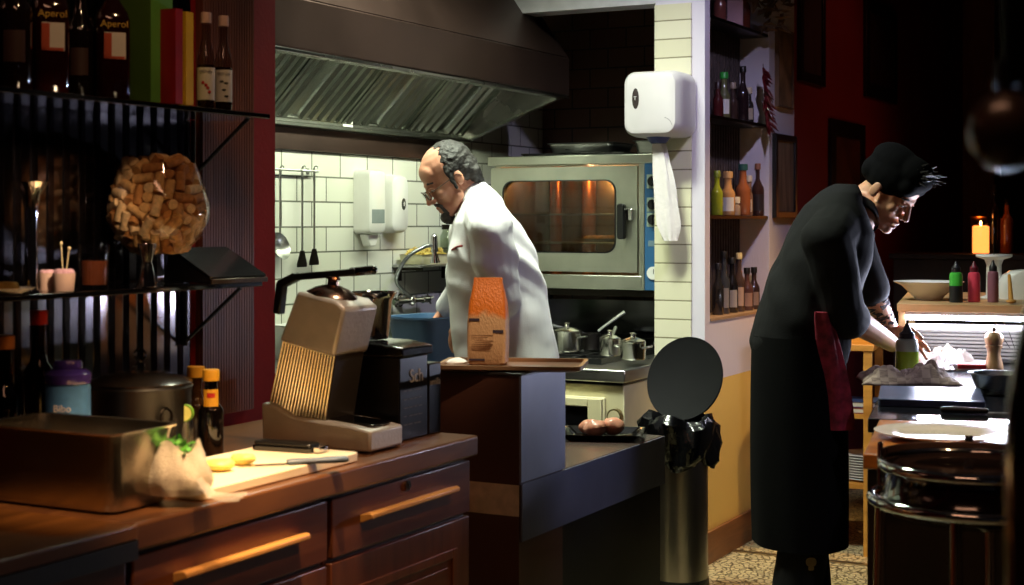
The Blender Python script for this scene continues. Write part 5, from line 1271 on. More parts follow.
# ---- candle and shelf behind
cs = at(978, 258, 8.2)
sh = thing('sideboard', 'dark sideboard far behind the plating shelf carrying the candle', 'sideboard', (cs.x+.3, cs.y+.2, 0), 0)
zt = 1.42-(254-222)/1500*8.2
obj('body', MB().bx((-.75, -.25, .06), (.9, .25, zt-.03)), DKW, sh, bevel=.003); obj('top', MB().bx((-.77, -.27, zt-.03), (.92, .26, zt)), DKW, sh, bevel=.003); obj('plinth', MB().bx((-.7, -.2, 0), (.85, .22, .06)), BLACKP, sh)
t = thing('candle_lantern', 'glowing orange candle in a glass jar near the wooden column', 'candle', (cs.x, cs.y+.08, zt))
FLM = mat('glowing wax', '#f0a060', .5, 0, 0, emit='#ff8a3c', estr=2.6)
q = MB(); q.lathe([(0, .004), (.044, .004), (.044, .15), (.03, .155), (0, .153)], 26); obj('wax', q, FLM, t)
q = MB(); q.lathe([(0, .0004), (.052, .0004), (.054, .004), (.054, .2), (.050, .205), (.051, .2), (.051, .0035), (0, .0035)], 30); obj('glass', q, GLASS, t)
q = MB(); q.lathe([(.0545, .185), (.056, .187), (.056, .203), (.0545, .205)], 30, close=True); obj('ring', q, mat('bronze ring', '#8a5a34', .3, .9), t)
q = MB(); q.ball((0, 0, .168), (.006, .006, .014), None, 12); obj('flame', q, mat('flame', '#ffd9a0', .5, 0, 0, emit='#ffb060', estr=30), t)
c = at(1004, 258, 8.3)
bottle('wine_bottle', bprof(.038, .3, .014, .18, .23), mat('amber wine bottle', '#6a3a18', .15, 0, .1, coat=.5), 'amber bottle lit by the candle on the far sideboard', (c.x, c.y+.1, zt), None, capprof(.0165, .27, .304), DARKMETAL)
c = at(991, 258, 8.25)
bottle('wine_bottle', bprof(.036, .38, .014, .24, .29), mat('black wine bottle', '#0a0706', .1, 0, .1, coat=.5), 'tall black bottle right behind the candle on the far sideboard', (c.x-.02, c.y+.2, zt), None, capprof(.0165, .34, .384), BLACKP)
# ---- bar stools
sc0 = at(974, 500, 3.0); Z1 = sc0.z; Z2 = at(974, 466, 3.0).z
t = thing('bar_stool', 'black and chrome round bar stool nearest the camera at the island', 'stool', (sc0.x, sc0.y, 0), IR)
q = MB(); q.lathe([(0, Z1-.03), (.17, Z1-.03), (.186, Z1-.02), (.189, Z1+.0), (.176, Z1+.012), (.168, Z2-.014), (.168, Z2-.002), (.15, Z2+.004), (.12, Z2-.004), (0, Z2-.010)], 64); obj('seat', q, mat('smoky gloss seat', '#1c1210', .12, 0, .25, 6, coat=.8), t)
for r, z in ((.1985, Z1), (.1775, Z2)):
    q = MB().tube([(r*math.cos(2*PI*i/72), r*math.sin(2*PI*i/72), z) for i in range(72)], .0115, 12, loop=True); obj('seat_ring', q, CHROME, t)
for a in (80, 170, 260, 350):
    ca, sa = math.cos(R(a)), math.sin(R(a)); q = MB().tube([(.185*ca, .185*sa, Z1-.012), (.205*ca, .205*sa, .012), (.206*ca, .206*sa, .0)], .012, 12); obj('leg', q, CHROME, t)
q = MB().tube([(.196*math.cos(R(a)), .196*math.sin(R(a)), .30) for a in range(0, 360, 8)], .008, 10, loop=True); obj('foot_ring', q, CHROME, t)
arcp = [V((.182*math.cos(R(a)), .182*math.sin(R(a)), 0)) for a in range(20, 167, 6)]
zb = at(974, 456, 3.1).z
q = MB().loft([[p+V((0, 0, zb-.012)), p*1.03+V((0, 0, zb-.012)), p*1.03+V((0, 0, zb+.018)), p+V((0, 0, zb+.018))] for p in arcp]); obj('backrest', q, mat('smoky pink backrest', '#6a5450', .15, .2, .1, coat=.5), t, bevel=.002)
for a in (166, 93, 20):
    ca, sa = math.cos(R(a)), math.sin(R(a)); q = MB().bx((-.004, -.009, Z1+.01), (.004, .009, zb+.03), Matrix.Translation((.1905*ca, .1905*sa, 0)) @ Matrix.Rotation(R(a), 4, 'Z')); obj('back_post', q, CHROME, t, bevel=.002)
# ---- foreground bar with bottle and lamp
fb_ = at(1040, 222, 1.3)
bar = thing('bar_counter', 'dark bar counter close to the camera under the black carafe', 'bar', (fb_.x+.25, fb_.y, 0), YAW)
obj('top', MB().bx((-.30, -.5, 1.06), (.5, .02, 1.1)), DKW, bar, bevel=.004); obj('body', MB().bx((-.28, -.48, 0), (.48, -.02, 1.059)), DKW, bar)
bl_ = at(1064, 222, 1.25); 
bottle('carafe', [(0, .0006), (.040, .0006), (.046, .006), (.048, .12), (.046, .17), (.038, .22), (.026, .27), (.022, .30), (.0225, .33), (0, .33)], mat('black carafe', '#0a090b', .12, 0, .1, coat=.6), 'blurred black carafe at the right edge of the photo', (bl_.x, bl_.y, 1.1), None, capprof(.024, .3305, .345), BLACKP, cat='carafe')
pl_ = at(1006, 132, 1.15)
t = thing('pendant_lamp', 'unlit smoky amber pendant globe blurred at the upper right', 'lamp', pl_)
q = MB(); q.lathe([(r*.6, z*.6) for r, z in ((0, -.05), (.025, -.044), (.043, -.022), (.048, 0), (.043, .022), (.026, .044), (.012, .05), (.012, .058), (0, .058))], 30); obj('globe', q, mat('smoky amber glass', '#33261a', .3, 0, .3, 12, coat=.3), t)
q = MB().cyl((0, 0, .035), (0, 0, .055), .008, 14); obj('socket', q, BLACKP, t)
q = MB().cyl((0, 0, .055), (0, 0, CEIL-pl_.z-.001), .0025, 8); obj('cord', q, BLACKP, t)
# ================================================================ PEOPLE
def basis(fw, roll=0):
    f = V(fw).normalized(); l = UP.cross(f).normalized(); u = f.cross(l)
    return f, l, u
class Head:
    def __init__(s, c, fw, roll=0):
        s.c = V(c); s.f, s.l, s.u = basis(fw)
        if roll:
            q = Matrix.Rotation(R(roll), 3, s.f); s.l, s.u = q @ s.l, q @ s.u
        s.M = Matrix((s.f, s.l, s.u)).transposed()
    def p(s, f, l, u): return s.c+s.f*f+s.l*l+s.u*u
    def e(s, mb, c, r, M=None):
        mb.ball(s.p(*c), r, (s.M @ M if M else s.M), 20)
    def k(s, mb, a, r1, b, r2): mb.cap(s.p(*a), r1, s.p(*b), r2, 12)
def head_prims(h, mb, neck, nr=.056):
    h.e(mb, (-.008, 0, .043), (.098, .077, .086)); h.e(mb, (.03, 0, -.02), (.06, .064, .085)); h.e(mb, (.042, 0, -.075), (.05, .05, .04))
    h.e(mb, (.08, 0, -.102), (.02, .023, .017)); h.e(mb, (.06, 0, .05), (.034, .058, .045))
    for s in (-1, 1):
        h.k(mb, (.076, s*.036, .026), .010, (.088, s*.008, .022), .011); h.e(mb, (.062, s*.042, -.024), (.022, .02, .02))
        h.e(mb, (.099, s*.013, -.037), (.011, .0085, .008)); 
        h.e(mb, (-.010, s*.077, -.006), (.018, .006, .028)); h.e(mb, (-.003, s*.074, -.022), (.010, .006, .012))
        h.k(mb, (.02, s*.056, -.06), .02, (.068, s*.02, -.1), .016)
        h.e(mb, (.074, s*.031, .003), (.013, .015, .011))
    h.k(mb, (.09, 0, .014), .008, (.111, 0, -.028), .0105); h.e(mb, (.114, 0, -.033), (.0105, .011, .010))
    h.e(mb, (.066, 0, -.068), (.028, .03, .03))
    h.k(mb, (.088, -.018, -.066), .0065, (.0965, 0, -.0635), .008); h.k(mb, (.088, .018, -.066), .0065, (.0965, 0, -.0635), .008)
    h.k(mb, (.085, -.016, -.0795), .0065, (.093, 0, -.0795), .0085); h.k(mb, (.085, .016, -.0795), .0065, (.093, 0, -.0795), .0085)
    h.k(mb, (-.025, 0, -.03), nr*.98, (-.04, 0, -.09), nr); mb.cap(h.p(-.035, 0, -.085), nr, neck, nr*1.12)
def hand_prims(mb, w, d, pn, side, curl=.5, r=.0086):
    """w wrist, d pointing direction, pn palm normal, side +1: thumb towards d x pn"""
    d = V(d).normalized(); pn = (V(pn)-d*V(pn).dot(d)).normalized(); t = d.cross(pn).normalized()*side
    for k in range(4):
        o = t*(.03-.02*k); mb.cap(w+d*.008+o*.55, .0145, w+d*.078+o, .0125, 12)
    mb.ball(w+d*.045, (.02, .02, .02))
    for k, L in enumerate((.073, .082, .075, .058)):
        o = t*(.031-.0205*k); p = w+d*(.083-.004*abs(k-1))+o; sp = (t*(.10-.075*k))
        a = curl*(.75+.16*k); v = (d*math.cos(a)+pn*math.sin(a)+sp).normalized(); q = p+v*L*.45; mb.cap(p, r*1.08, q, r)
        a *= 1.9; v = (d*math.cos(a)+pn*math.sin(a)+sp*.6).normalized(); q2 = q+v*L*.32; mb.cap(q, r, q2, r*.92)
        a *= 1.35; v = (d*math.cos(a)+pn*math.sin(a)+sp*.3).normalized(); mb.cap(q2, r*.92, q2+v*L*.25, r*.8)
    p = w+d*.022+t*.026; v = (d*.62+t*.68+pn*.35).normalized(); q = p+v*.042; mb.cap(p, .0135, q, .0105)
    v = (d*.85+t*.25+pn*.5).normalized(); q2 = q+v*.032; mb.cap(q, .0105, q2, .009); mb.cap(q2, .009, q2+(d*.85+pn*.5).normalized()*.02, .008)
def face_bits(h, body, brow_m, iris='#2b1d14'):
    WHT = mat('eye white '+iris+brow_m.name, '#d9d2cc', .2); IRI = mat('iris '+iris+brow_m.name, iris, .15)
    for s in (-1, 1):
        q = MB(); h.e(q, (.0795, s*.031, .002), (.0105, .0125, .0085)); eo = obj('eye', q, WHT, body)
        q = MB(); h.e(q, (.0885, s*.031, -.0005), (.0022, .005, .005)); obj('iris', q, IRI, eo)
        q = MB(); pts = [h.p(.083, s*.014, .021), h.p(.0865, s*.028, .028), h.p(.073, s*.05, .024)]; q.tube(smooth_path(pts, 5), [.003+.002*math.sin(PI*i/10) for i in range(11)], 7); obj('eyebrow', q, brow_m, body)
        q = MB(); pts = [h.p(.083, s*.0185, .003), h.p(.0925, s*.031, .0095), h.p(.079, s*.0445, .004)]; q.tube(smooth_path(pts, 5), .0032, 6); obj('eyelid', q, brow_m if False else body.data.materials[0], body)
SKIN1 = mat('fair skin', '#c98f74', .5, 0, .07, 30, .06, 200, sss=.12)
SKIN2 = mat('tan skin', '#cf9a7a', .5, 0, .08, 30, .06, 200, sss=.12)
LIP = mat('lip tone', '#9a5a50', .4)
def folds(scale, amp, dirn):
    dirn = V(dirn)
    def f(co):
        w = noise.noise(co*3.1)*1.6; return amp*(math.sin((co.dot(dirn))*scale+w*3)*.5+.5)*max(0, noise.noise(co*5+V((3, 1, 7)))+.25)
    return f
# ---------------------------------------------------------------- chef in white
D = 5.28
def cj(px, py, d=0): return at(px, py, D+d)
toL = -RIGHT
h = Head(cj(451, 178), (toL*.80-FWD*.20-UP*.53))
neckb = cj(479, 203)
mb = MB(); head_prims(h, mb, neckb)
shN, elN, wrN = cj(489, 226, -.19), cj(502, 300, -.18), cj(464, 312, .12)
shF, elF, wrF = cj(474, 220, .18), cj(463, 288, .22), cj(447, 307, .34)
hip = cj(510, 372)
for s, e_, w in ((shN, elN, wrN), (shF, elF, wrF)):
    mb.cap(s, .048, e_, .04); mb.cap(e_, .04, w, .027)
hand_prims(mb, wrN, (wrF-wrN)*.8+toL*.3-UP*.6, -UP+FWD*.2, 1, .5); hand_prims(mb, wrF, toL*.45-UP*.8, -UP-FWD*.3, -1, .5)
mb.cap(neckb, .058, cj(488, 245), .09); mb.cap(cj(488, 245), .09, cj(503, 320), .11); mb.cap(cj(503, 320), .11, hip, .12)
mb.cap(shN, .045, cj(486, 228), .06); mb.cap(shF, .045, cj(486, 228), .06)
for s in (-1, 1):
    hp_ = hip+FWD*(.09*s); kn_ = V((hip.x, hip.y, .48))+FWD*(.11*s)+toL*.03; an = V((hip.x, hip.y, .09))+FWD*(.12*s)-toL*.03
    mb.cap(hp_, .09, kn_, .062); mb.cap(kn_, .062, an, .042); mb.cap(an-UP*.045+RIGHT*.03, .04, an-UP*.055-RIGHT*.15, .032)
chef = remeshed('person', mb, SKIN1, None, .0042, 3)
tag(chef, 'grey-haired bearded man in white chef jacket and glasses leaning over the sink', 'person')
# jacket
JW = mat('white chef cotton', '#dcdadc', .85, 0, .04, 10, .12, 300, sheen=.2)
mb = MB()
def ell(c, f, l, u): mb.ball(c, (f, l, u), Matrix((RIGHT, FWD, UP)).transposed(), 24)
def torso(rows):
    rings = []
    for px0, px1, py, lat in rows:
        c = cj((px0+px1)/2, py); w = (px1-px0)/2*D/1500; ring = []
        for i in range(36):
            a = 2*PI*i/36; ca, sa = math.cos(a), math.sin(a); e_ = .85
            ring.append(c+RIGHT*(w*math.copysign(abs(ca)**e_, ca))+FWD*(lat*math.copysign(abs(sa)**e_, sa)))
        rings.append(ring)
    mb.loft(rings)
torso(((466, 492, 196, .07), (461, 504, 205, .13), (453, 520, 223, .165), (449, 530, 243, .17), (448, 540, 270, .17), (449, 546, 295, .17), (451, 551, 320, .175), (454, 555, 345, .18), (456, 559, 370, .19), (458, 561, 395, .20), (459, 562, 412, .20)))
mb.cap(cj(486, 218, -.10), .08, cj(490, 230, -.20), .078); mb.cap(cj(490, 230, -.20), .078, elN, .066); mb.cap(elN, .066, wrN.lerp(elN, .04), .048)
mb.cap(cj(478, 218, .1), .08, shF, .078); mb.cap(shF, .078, elF, .062); mb.cap(elF, .058, wrF.lerp(elF, .04), .045)
mb.cap(cj(477, 199), .066, cj(482, 210), .085)
jk = remeshed('chef_jacket', mb, JW, chef, .006, 4, .004, 14, folds(44, .022, RIGHT*.7+UP*.8+FWD*.3))
# collar, buttons piping, glasses, hair, beard, trousers, shoes
q = MB(); cpts = []
cc = cj(475, 199); ax = (cj(479, 205)-h.p(-.03, 0, -.06)).normalized(); X_, Y_, _ = frame_of(ax)
rings = [[cc+ax*t+(X_*math.cos(2*PI*i/32)+Y_*math.sin(2*PI*i/32))*r for i in range(32)] for t, r in ((.02, .072), (-.012, .066), (-.016, .063), (-.012, .060), (.02, .064))]
q.loft(rings, cap=False); obj('collar', q, JW, chef)
q = MB(); pa, pb_ = cj(452, 250, -.11), cj(462, 246, -.165); q.tube([pa, pa.lerp(pb_, .5)+V((0, 0, .004)), pb_], .004, 7); obj('red_piping', q, mat('red piping', '#8a2a2a', .7), chef)
HAIRM = mat('grey black hair', '#2a2725', .6, 0, .5, 60, .4, 160)
mb = MB(); h.e(mb, (-.022, 0, .046), (.087, .0825, .081)); h.e(mb, (-.05, 0, .01), (.062, .076, .066)); h.e(mb, (-.022, 0, .082), (.068, .06, .049))
for s in (-1, 1):
    h.e(mb, (-.008, s*.066, .036), (.034, .017, .034)); h.k(mb, (.012, s*.073, .03), .012, (.014, s*.074, -.03), .007); h.k(mb, (-.07, s*.045, -.02), .03, (-.072, s*.03, -.07), .018)
hair = remeshed('hair', mb, HAIRM, chef, .0038, 2, .0035, 85)
BRD = mat('dark grey beard', '#3a332e', .7, 0, .5, 90, .4, 200)
mb = MB(); h.e(mb, (.084, 0, -.108), (.026, .03, .024)); h.e(mb, (.08, 0, -.122), (.018, .022, .018))
for s in (-1, 1):
    h.k(mb, (.098, s*.004, -.051), .006, (.088, s*.026, -.06), .006); h.k(mb, (.088, s*.027, -.062), .0065, (.083, s*.026, -.098), .008)
remeshed('beard', mb, BRD, chef, .0032, 1, .004, 110)
face_bits(h, chef, BRD)
gl = MB(); FR = mat('thin metal frame', '#5a5046', .3, .9)
gm_ = None
q = MB()
for s in (-1, 1):
    ring = [h.p(.112-.0*abs(math.cos(a))-(.008 if s*math.cos(a) > .5 else 0), s*.033+.021*math.cos(a), -.006+.0165*math.sin(a)) for a in [2*PI*i/24 for i in range(24)]]
    q.tube(ring, .0014, 6, loop=True)
    q.tube([h.p(.105, s*.054, 0), h.p(.06, s*.078, .002), h.p(-.01, s*.083, .008), h.p(-.022, s*.083, -.006)], .0014, 6)
q.tube(smooth_path([h.p(.112, -.012, -.002), h.p(.115, 0, .002), h.p(.112, .012, -.002)], 4), .0013, 6)
gg = obj('glasses', q, FR, chef)
q = MB()
for s in (-1, 1):
    q.loft([[h.p(.111-e_, s*.033+.0205*math.cos(a), -.006+.016*math.sin(a)) for a in [2*PI*i/24 for i in range(24)]] for e_ in (0, .001)])
obj('lens', q, glass('lens glass', '#e8eceb', .03), gg)
TRS = mat('dark checked trousers', '#26262b', .85, 0, .3, 60)
mb = MB(); mb.cap(cj(509, 385), .15, hip-UP*.06, .14)
for s in (-1, 1):
    kn_ = V((hip.x, hip.y, .48))+FWD*(.11*s)+toL*.03; an = V((hip.x, hip.y, .1))+FWD*(.12*s)-toL*.03
    mb.cap(hip+FWD*.08*s-UP*.05, .115, kn_, .088); mb.cap(kn_, .088, an, .075)
remeshed('trousers', mb, TRS, chef, .009, 4)
for s in (-1, 1):
    an = V((hip.x, hip.y, .09))+FWD*(.12*s)-toL*.03
    mb = MB(); mb.cap(an-UP*.042+RIGHT*.035, .045, an-UP*.05-RIGHT*.16, .038); mb.box((an.x-.06*RIGHT.x, an.y-.06*RIGHT.y, .012), (.12, .12, .02)) if False else None
    remeshed('shoe', mb, BLACKP, chef, .006, 2)
# ---------------------------------------------------------------- cook in black
D = 5.05
h = Head(cj(888, 190), (RIGHT*.60-FWD*.47-UP*.66))
neckb = cj(861, 214)
mb = MB(); head_prims(h, mb, neckb, .058)
shN, elN, wrN = cj(828, 240, -.20), cj(843, 313, -.16), cj(892, 344, .06)
shF, elF, wrF = cj(846, 226, .18), cj(868, 288, .22), cj(891, 331, .26)
hip = cj(799, 372)
for s, e_, w in ((shN, elN, wrN), (shF, elF, wrF)):
    mb.cap(s, .05, e_, .044); mb.cap(e_, .044, e_.lerp(w, .35), .044); mb.cap(e_.lerp(w, .35), .044, w, .028)
hand_prims(mb, wrN, RIGHT*.8-UP*.25+FWD*.35, -UP*.8+FWD*.5, 1, .5); hand_prims(mb, wrF, RIGHT*.75-UP*.5-FWD*.1, -UP*.5-FWD*.7, -1, .45)
mb.cap(neckb, .060, cj(838, 240), .09); mb.cap(cj(838, 240), .09, cj(808, 310), .11); mb.cap(cj(808, 310), .11, hip, .12)
mb.cap(shN, .05, cj(838, 234), .06); mb.cap(shF, .05, cj(838, 234), .06)
LG = []
for s in (-1, 1):
    hp_ = hip+FWD*(.09*s); kn_ = V((hip.x, hip.y, .5))+FWD*(.10*s)+RIGHT*.02; an = V((hip.x, hip.y, .09))+FWD*(.11*s)+RIGHT*(.005+.05*s); LG.append((hp_, kn_, an))
    mb.cap(hp_, .09, kn_, .062); mb.cap(kn_, .062, an, .042); mb.cap(an-UP*.045-RIGHT*.03, .04, an-UP*.055+RIGHT*.15, .032)
cook = remeshed('person', mb, SKIN2, None, .0042, 3)
tag(cook, 'young cook in black uniform and black cap bending over the counter', 'person')
BLKC = mat('black cotton', '#0b0b0d', .9, 0, .15, 12, .15, 250, spec=.25)
mb = MB()
torso(((838, 856, 185, .06), (822, 859, 193, .11), (806, 861, 205, .15), (798, 866, 217, .175), (789, 872, 235, .19), (781, 869, 254, .19), (772, 863, 275, .185), (763, 857, 297, .18), (756, 851, 320, .18), (753, 847, 342, .18), (756, 842, 362, .17)))
mb.cap(cj(836, 228, -.12), .085, shN, .084); mb.cap(shN, .084, elN, .072); mb.cap(elN, .072, elN.lerp(wrN, .16), .062)
mb.cap(cj(846, 222, .1), .085, shF, .085); mb.cap(shF, .085, elF, .066); mb.cap(elF, .066, elF.lerp(wrF, .03), .058)
mb.cap(cj(846, 208), .05, cj(842, 220), .08)
remeshed('black_shirt', mb, BLKC, cook, .006, 5, .004, 14, folds(36, .02, RIGHT*.8+UP*.5))
q = MB(); cc = cj(857, 212); ax = (h.p(-.04, 0, -.07)-neckb).normalized(); X_, Y_, _ = frame_of(ax)
q.loft([[cc+ax*t+(X_*math.cos(2*PI*i/32)+Y_*math.sin(2*PI*i/32))*r for i in range(32)] for t, r in ((-.03, .082), (.012, .071), (.015, .068), (.012, .066), (-.03, .074))], cap=False); obj('collar', q, BLKC, cook)
# apron: long wrap
q = MB(); rings = []
for k in range(18):
    f = k/17; py = 335+f*(541-335); c = cj(798+2*f, py); w = (45.5-1.5*f+2.5*math.sin(f*2.5)+1.5*f)*D/1500; lat = .20+.01*f
    ring = []
    for i in range(64):
        a = 2*PI*i/64; k2 = 1+.014*f*math.sin(9*a+.6)+.01*f*math.sin(5*a+2)
        ring.append(c+RIGHT*(w*math.cos(a)*k2)+FWD*(lat*math.sin(a)*k2))
    rings.append(ring)
inner = [[c+(p-c)*.985 for p in r] for r, c in ((r, sum(r, V((0, 0, 0)))/64) for r in rings[::-1])]
q.loft(rings+inner, cap=False); obj('apron', q, mat('black apron', '#070708', .95, 0, .15, 8, .1, 200, spec=.1), cook)
mb = MB(); mb.cap(cj(800, 365), .15, hip-UP*.06, .14)
for hp_, kn_, an in LG: mb.cap(hp_-UP*.05, .11, kn_, .084); mb.cap(kn_, .084, an+UP*.02, .082)
TR = mat('black trousers', '#0c0b0d', .9, 0, .2, 20, spec=.2); tro = remeshed('trousers', mb, TR, cook, .009, 3)
# printed skull motifs on the trousers (flat print hugging the leg)
GOLD = mat('gold print', '#6a5430', .7)
for (px, py, s) in ((803, 556, 1.0), (806, 584, .8)):
    an = LG[0][2]; kn_ = LG[0][1]
    zc_ = 1.42-(py-222)/1500*(D-.1); f = (zc_-an.z)/(kn_.z-an.z); cxy = an.lerp(kn_, max(0, min(1, f)))
    q = MB(); M = face_mat(tuple(V((cxy.x, cxy.y, zc_))-FWD*.085+RIGHT*.012), tuple(RIGHT), (0, 0, 1))
    q.prism([(x*s, y*s) for x, y in rr(.034, .028, .012)], -.001, .001, M).prism([(x*s, y*s-.02*s) for x, y in rr(.018, .014, .004)], -.001, .001, M)
    e_ = obj('printed_motif', q, GOLD, tro)
    q = MB()
    for sx in (-1, 1): q.prism([(x*s+sx*.008*s, y*s-.002) for x, y in rr(.008, .008, .003)], .001, .0016, M)
    obj('motif_eyes', q, TR, e_) if False else None
for hp_, kn_, an in LG:
    mb = MB(); mb.cap(an-UP*.04-RIGHT*.035, .047, an-UP*.05+RIGHT*.16, .038); remeshed('shoe', mb, BLACKP, cook, .006, 2)
# red cloth tucked in apron
q = MB(); rings = []
for k in range(16):
    f = k/15; py = 312+f*118; px = 822+f*14+3*math.sin(f*3); w = (.022+.03*f**.7)*1.0; c = cj(px, py, -.20+.03*f)
    ring = []
    for i in range(28):
        a = 2*PI*i/28; k2 = 1+.22*math.sin(4*a+f*2)
        ring.append(c+RIGHT*(w*math.cos(a)*k2)+FWD*(.016*math.sin(a)*k2))
    rings.append(ring)
q.loft(rings); 
tag(obj('red_cloth', q, mat('dark red patterned cloth', '#8e2238', .85, 0, .6, 28, .2, 60), None), 'dark red patterned cloth hanging from the cook’s apron waist', 'cloth')
# cap and hair
mb = MB(); h.e(mb, (-.014, 0, .052), (.107, .086, .088)); h.e(mb, (-.03, 0, .085), (.095, .08, .066)); h.k(mb, (.06, -.04, .062), .034, (.06, .04, .062), .034); h.e(mb, (-.075, 0, .03), (.05, .07, .05)); h.e(mb, (.035, 0, .10), (.075, .07, .055))
remeshed('black_cap', mb, mat('black cap cloth', '#060608', .95, 0, .15, 10, spec=.1), cook, .005, 10, .002, 16)
q = MB(); rnd = random.Random(6)
for i in range(60):
    a = rnd.uniform(-1, 1); p = h.p(.055+rnd.uniform(-.015, .03), a*.05, .115+rnd.uniform(-.02, .012)); d = (h.f*rnd.uniform(.2, 1)+h.u*rnd.uniform(.1, .8)+h.l*rnd.uniform(-.4, .4)).normalized(); q.tube([p, p+d*.02, p+d*.042+h.f*.004], [.004, .003, .0008], 5)
obj('hair', q, mat('black hair', '#17130f', .5, 0, .3, 60), cook)
face_bits(h, cook, mat('black brow', '#1a120d', .6))
for s in (1,):
    q = MB(); q.tube(smooth_path([h.p(.0905, -.018, -.0645), h.p(.1035, 0, -.0615), h.p(.0905, .018, -.0645)], 5), .0035, 7).tube(smooth_path([h.p(.088, -.015, -.0795), h.p(.100, 0, -.0805), h.p(.088, .015, -.0795)], 5), .0042, 7); obj('lips', q, LIP, cook)
# tattoo print on the far forearm
tm = MB(); A, B = elF.lerp(wrF, .16), elF.lerp(wrF, .82); X_, Y_, Z_ = frame_of(B-A)
rnd = random.Random(12)
def arm_r(f): return .0452 if f < .35 else .0452+(.0292-.0452)*(f-.35)/.65
for i in range(34):
    f = rnd.uniform(.17, .8); a = rnd.uniform(0, 6.28); c = elF.lerp(wrF, f); L_ = .018
    pts = []
    for j in range(6):
        ff = f+(j/5-.5)*.09*rnd.uniform(.6, 1.2); aa = a+math.sin(j*1.3+i)*.35; cc = elF.lerp(wrF, ff); r = arm_r(ff)-.0032
        pts.append(cc+(X_*math.cos(aa)+Y_*math.sin(aa))*r)
    tm.tube(pts, .0042, 5)
obj('tattoo', tm, mat('tattoo ink', '#3a3238', .6, 0, .2), cook)
# ================================================================ LIGHT AND CAMERA
def area(name, loc, target, size, size_y, col, watt, spread=180):
    l = bpy.data.lights.new(name, 'AREA'); l.shape = 'RECTANGLE'; l.size = size; l.size_y = size_y; l.color = c_(col); l.energy = watt; l.spread = R(spread)
    o = bpy.data.objects.new(name, l); COL.objects.link(o); o.location = loc
    o.rotation_euler = (V(target)-V(loc)).to_track_quat('-Z', 'Y').to_euler(); return o
def spot(name, loc, target, col, watt, ang=60, blend=.6, r=.04):
    l = bpy.data.lights.new(name, 'SPOT'); l.color = c_(col); l.energy = watt; l.spot_size = R(ang); l.spot_blend = blend; l.shadow_soft_size = r
    o = bpy.data.objects.new(name, l); COL.objects.link(o); o.location = loc
    o.rotation_euler = (V(target)-V(loc)).to_track_quat('-Z', 'Y').to_euler(); return o
def point(name, loc, col, watt, r=.03):
    l = bpy.data.lights.new(name, 'POINT'); l.color = c_(col); l.energy = watt; l.shadow_soft_size = r
    o = bpy.data.objects.new(name, l); COL.objects.link(o); o.location = loc; return o
# hood tube
area('hood_light', (-2.975, 4.9, 2.0), (-3.25, 4.9, 1.2), 1.9, .04, '#f6ffdc', 14)
area('chef_front_fill', (-2.35, 4.4, 3.15), (-2.5, 4.6, 1.2), .6, .3, '#f4ffe6', 56, 120)  # added overhead fill that brightens the chef's front
# plating shelf lamp, facing outwards and down
e = area('shelf_light', (0, 0, 1), (0, 0, 0), .70, .014, '#dfe4ff', 19)
lx = ga+Matrix.Rotation(IR, 3, 'Z') @ V((GW/2, -.022, 0)); e.location = (lx.x, lx.y, 1.082)
e.rotation_euler = (R(-95), 0, IR)
e2 = area('shelf_light', (0, 0, 1), (0, 0, 0), .66, .5, '#dfe4ff', 10)
lx = ga+Matrix.Rotation(IR, 3, 'Z') @ V((GW/2, .4, 0)); e2.location = (lx.x, lx.y, 1.094); e2.rotation_euler = (0, 0, IR)
# warm ceiling spots over the bar counter, plus added fill lamps
spot('bar_spot', (-1.35, 2.15, 3.1), (-1.93, 2.42, .92), '#ffd09a', 520, 20, .9)
spot('bar_spot', (-1.2, 2.9, 3.1), (-1.95, 2.85, 1.0), '#ffe2c0', 120, 24, .9)
spot('pan_fill', (-1.0, 1.7, 3.1), (-1.92, 2.17, .98), '#ffcc98', 330, 18, .9)  # added lamp lifting the steel pan and the plastic bag
spot('cork_fill', (-1.0, 1.75, 2.2), (-2.33, 2.36, 1.44), '#ffdcb0', 210, 17, .9)  # added beam to brighten the corks, hung in mid-air without a fitting
spot('shelf_fill', (-.9, 1.8, 3.1), (-2.35, 2.6, 1.78), '#ffcf9a', 26, 30, .9)  # extra light put in for the bar shelf bottles
spot('bag_fill', (-1.0, 2.3, 3.1), (-1.92, 3.5, 1.12), '#ffe0b8', 190, 10, .9)  # added narrow beam for the flour bag
spot('cabinet_spot', (.3, 2.2, 3.0), (-1.8, 2.6, .75), '#ffb066', 85, 30, .9)
area('bar_fill', (-.6, .8, 3.15), (-.6, .8, 0), 1.2, .3, '#ffb890', 7)  # added weak warm fill for the bar side and hood front
spot('towel_fill', (-.3, 4.2, 3.1), (-.98, 4.55, .9), '#e8e4ff', 60, 26, .9)  # added cool light that lifts the towel on the counter
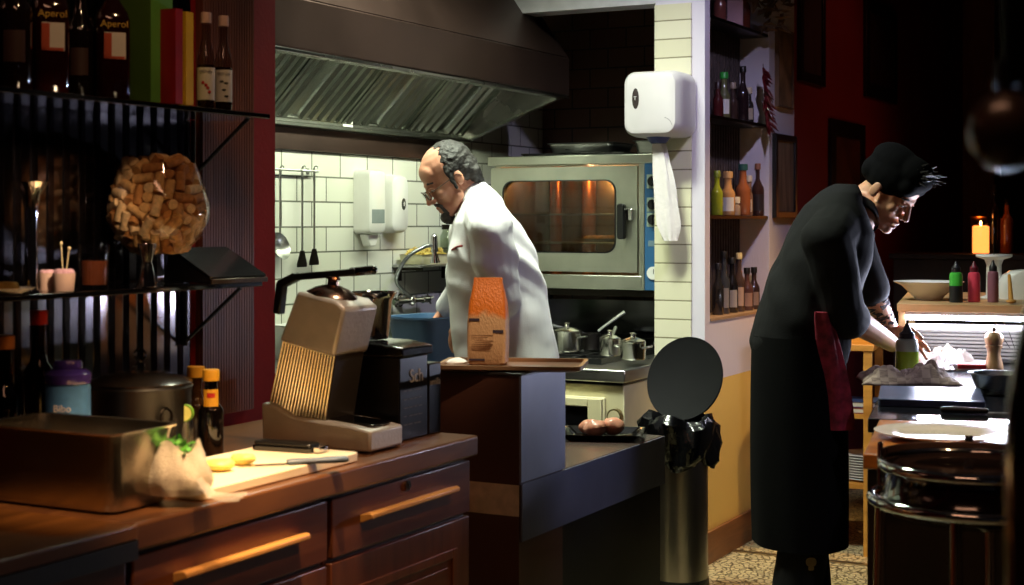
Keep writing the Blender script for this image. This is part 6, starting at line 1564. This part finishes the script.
# cool lamp in the passage
spot('passage_light', (-1.1, 4.5, 3.1), (-2.2, 5.95, 1.25), '#d4ccf4', 100, 62, .6)
spot('chef_side_fill', (.2, 3.2, 3.1), (-2.4, 4.65, 1.35), '#dcd4ff', 62, 13, .9)  # added lavender fill on the chef's near arm
spot('passage_warm', (-1.3, 6.2, 3.0), (-2.15, 6.3, .45), '#ffd28a', 165, 46, .9)
spot('peninsula_fill', (.6, 3.9, 2.6), (-1.76, 3.85, .8), '#ccd0ff', 80, 14, .9)  # added side light for the steel face of the partition box
point('candle_light', (cs.x, cs.y+.02, zt+.22), '#ff8a3c', 1.2)
point('oven_lamp', (oc.x-.1, OY+.4, oc.z+HH-.09), '#ffc890', 4, .02)
spot('dining_spot', (-.8, 8.0, 3.0), (-2.25, 8.2, 1.9), '#ff8a70', 8, 80, .8)
spot('table_spot', (-1.5, 6.2, 3.0), (stb.x-.1, stb.y, .9), '#ffb860', 90, 18, .7)
spot('island_spot', (.2, 3.0, 3.1), (-.6, 3.6, .9), '#ffc48a', 100, 28, .8)
w = bpy.data.worlds.new('World'); SC.world = w; w.use_nodes = True
w.node_tree.nodes['Background'].inputs['Color'].default_value = (.5, .45, .6, 1); w.node_tree.nodes['Background'].inputs['Strength'].default_value = .02
cam = bpy.data.cameras.new('camera'); co = bpy.data.objects.new('camera', cam); COL.objects.link(co)
co.location = (0, 0, ZC); co.rotation_euler = (R(90), 0, YAW)
cam.sensor_width = 36; cam.lens = FPX/1024*36; cam.shift_y = -(585/2-HY)/1024; cam.clip_start = .05
cam.dof.use_dof = True; cam.dof.focus_distance = 5.2; cam.dof.aperture_fstop = 5.0
SC.camera = co
SC.view_settings.view_transform = 'Standard'; SC.view_settings.look = 'None'; SC.view_settings.gamma = 1; SC.view_settings.use_curve_mapping = False
SC.view_settings.exposure = 0
SC.cycles.max_bounces = 10; SC.cycles.transparent_max_bounces = 24; SC.cycles.caustics_reflective = False; SC.cycles.caustics_refractive = False
SC.cycles.sample_clamp_indirect = 4
SC.cycles.use_denoising = True
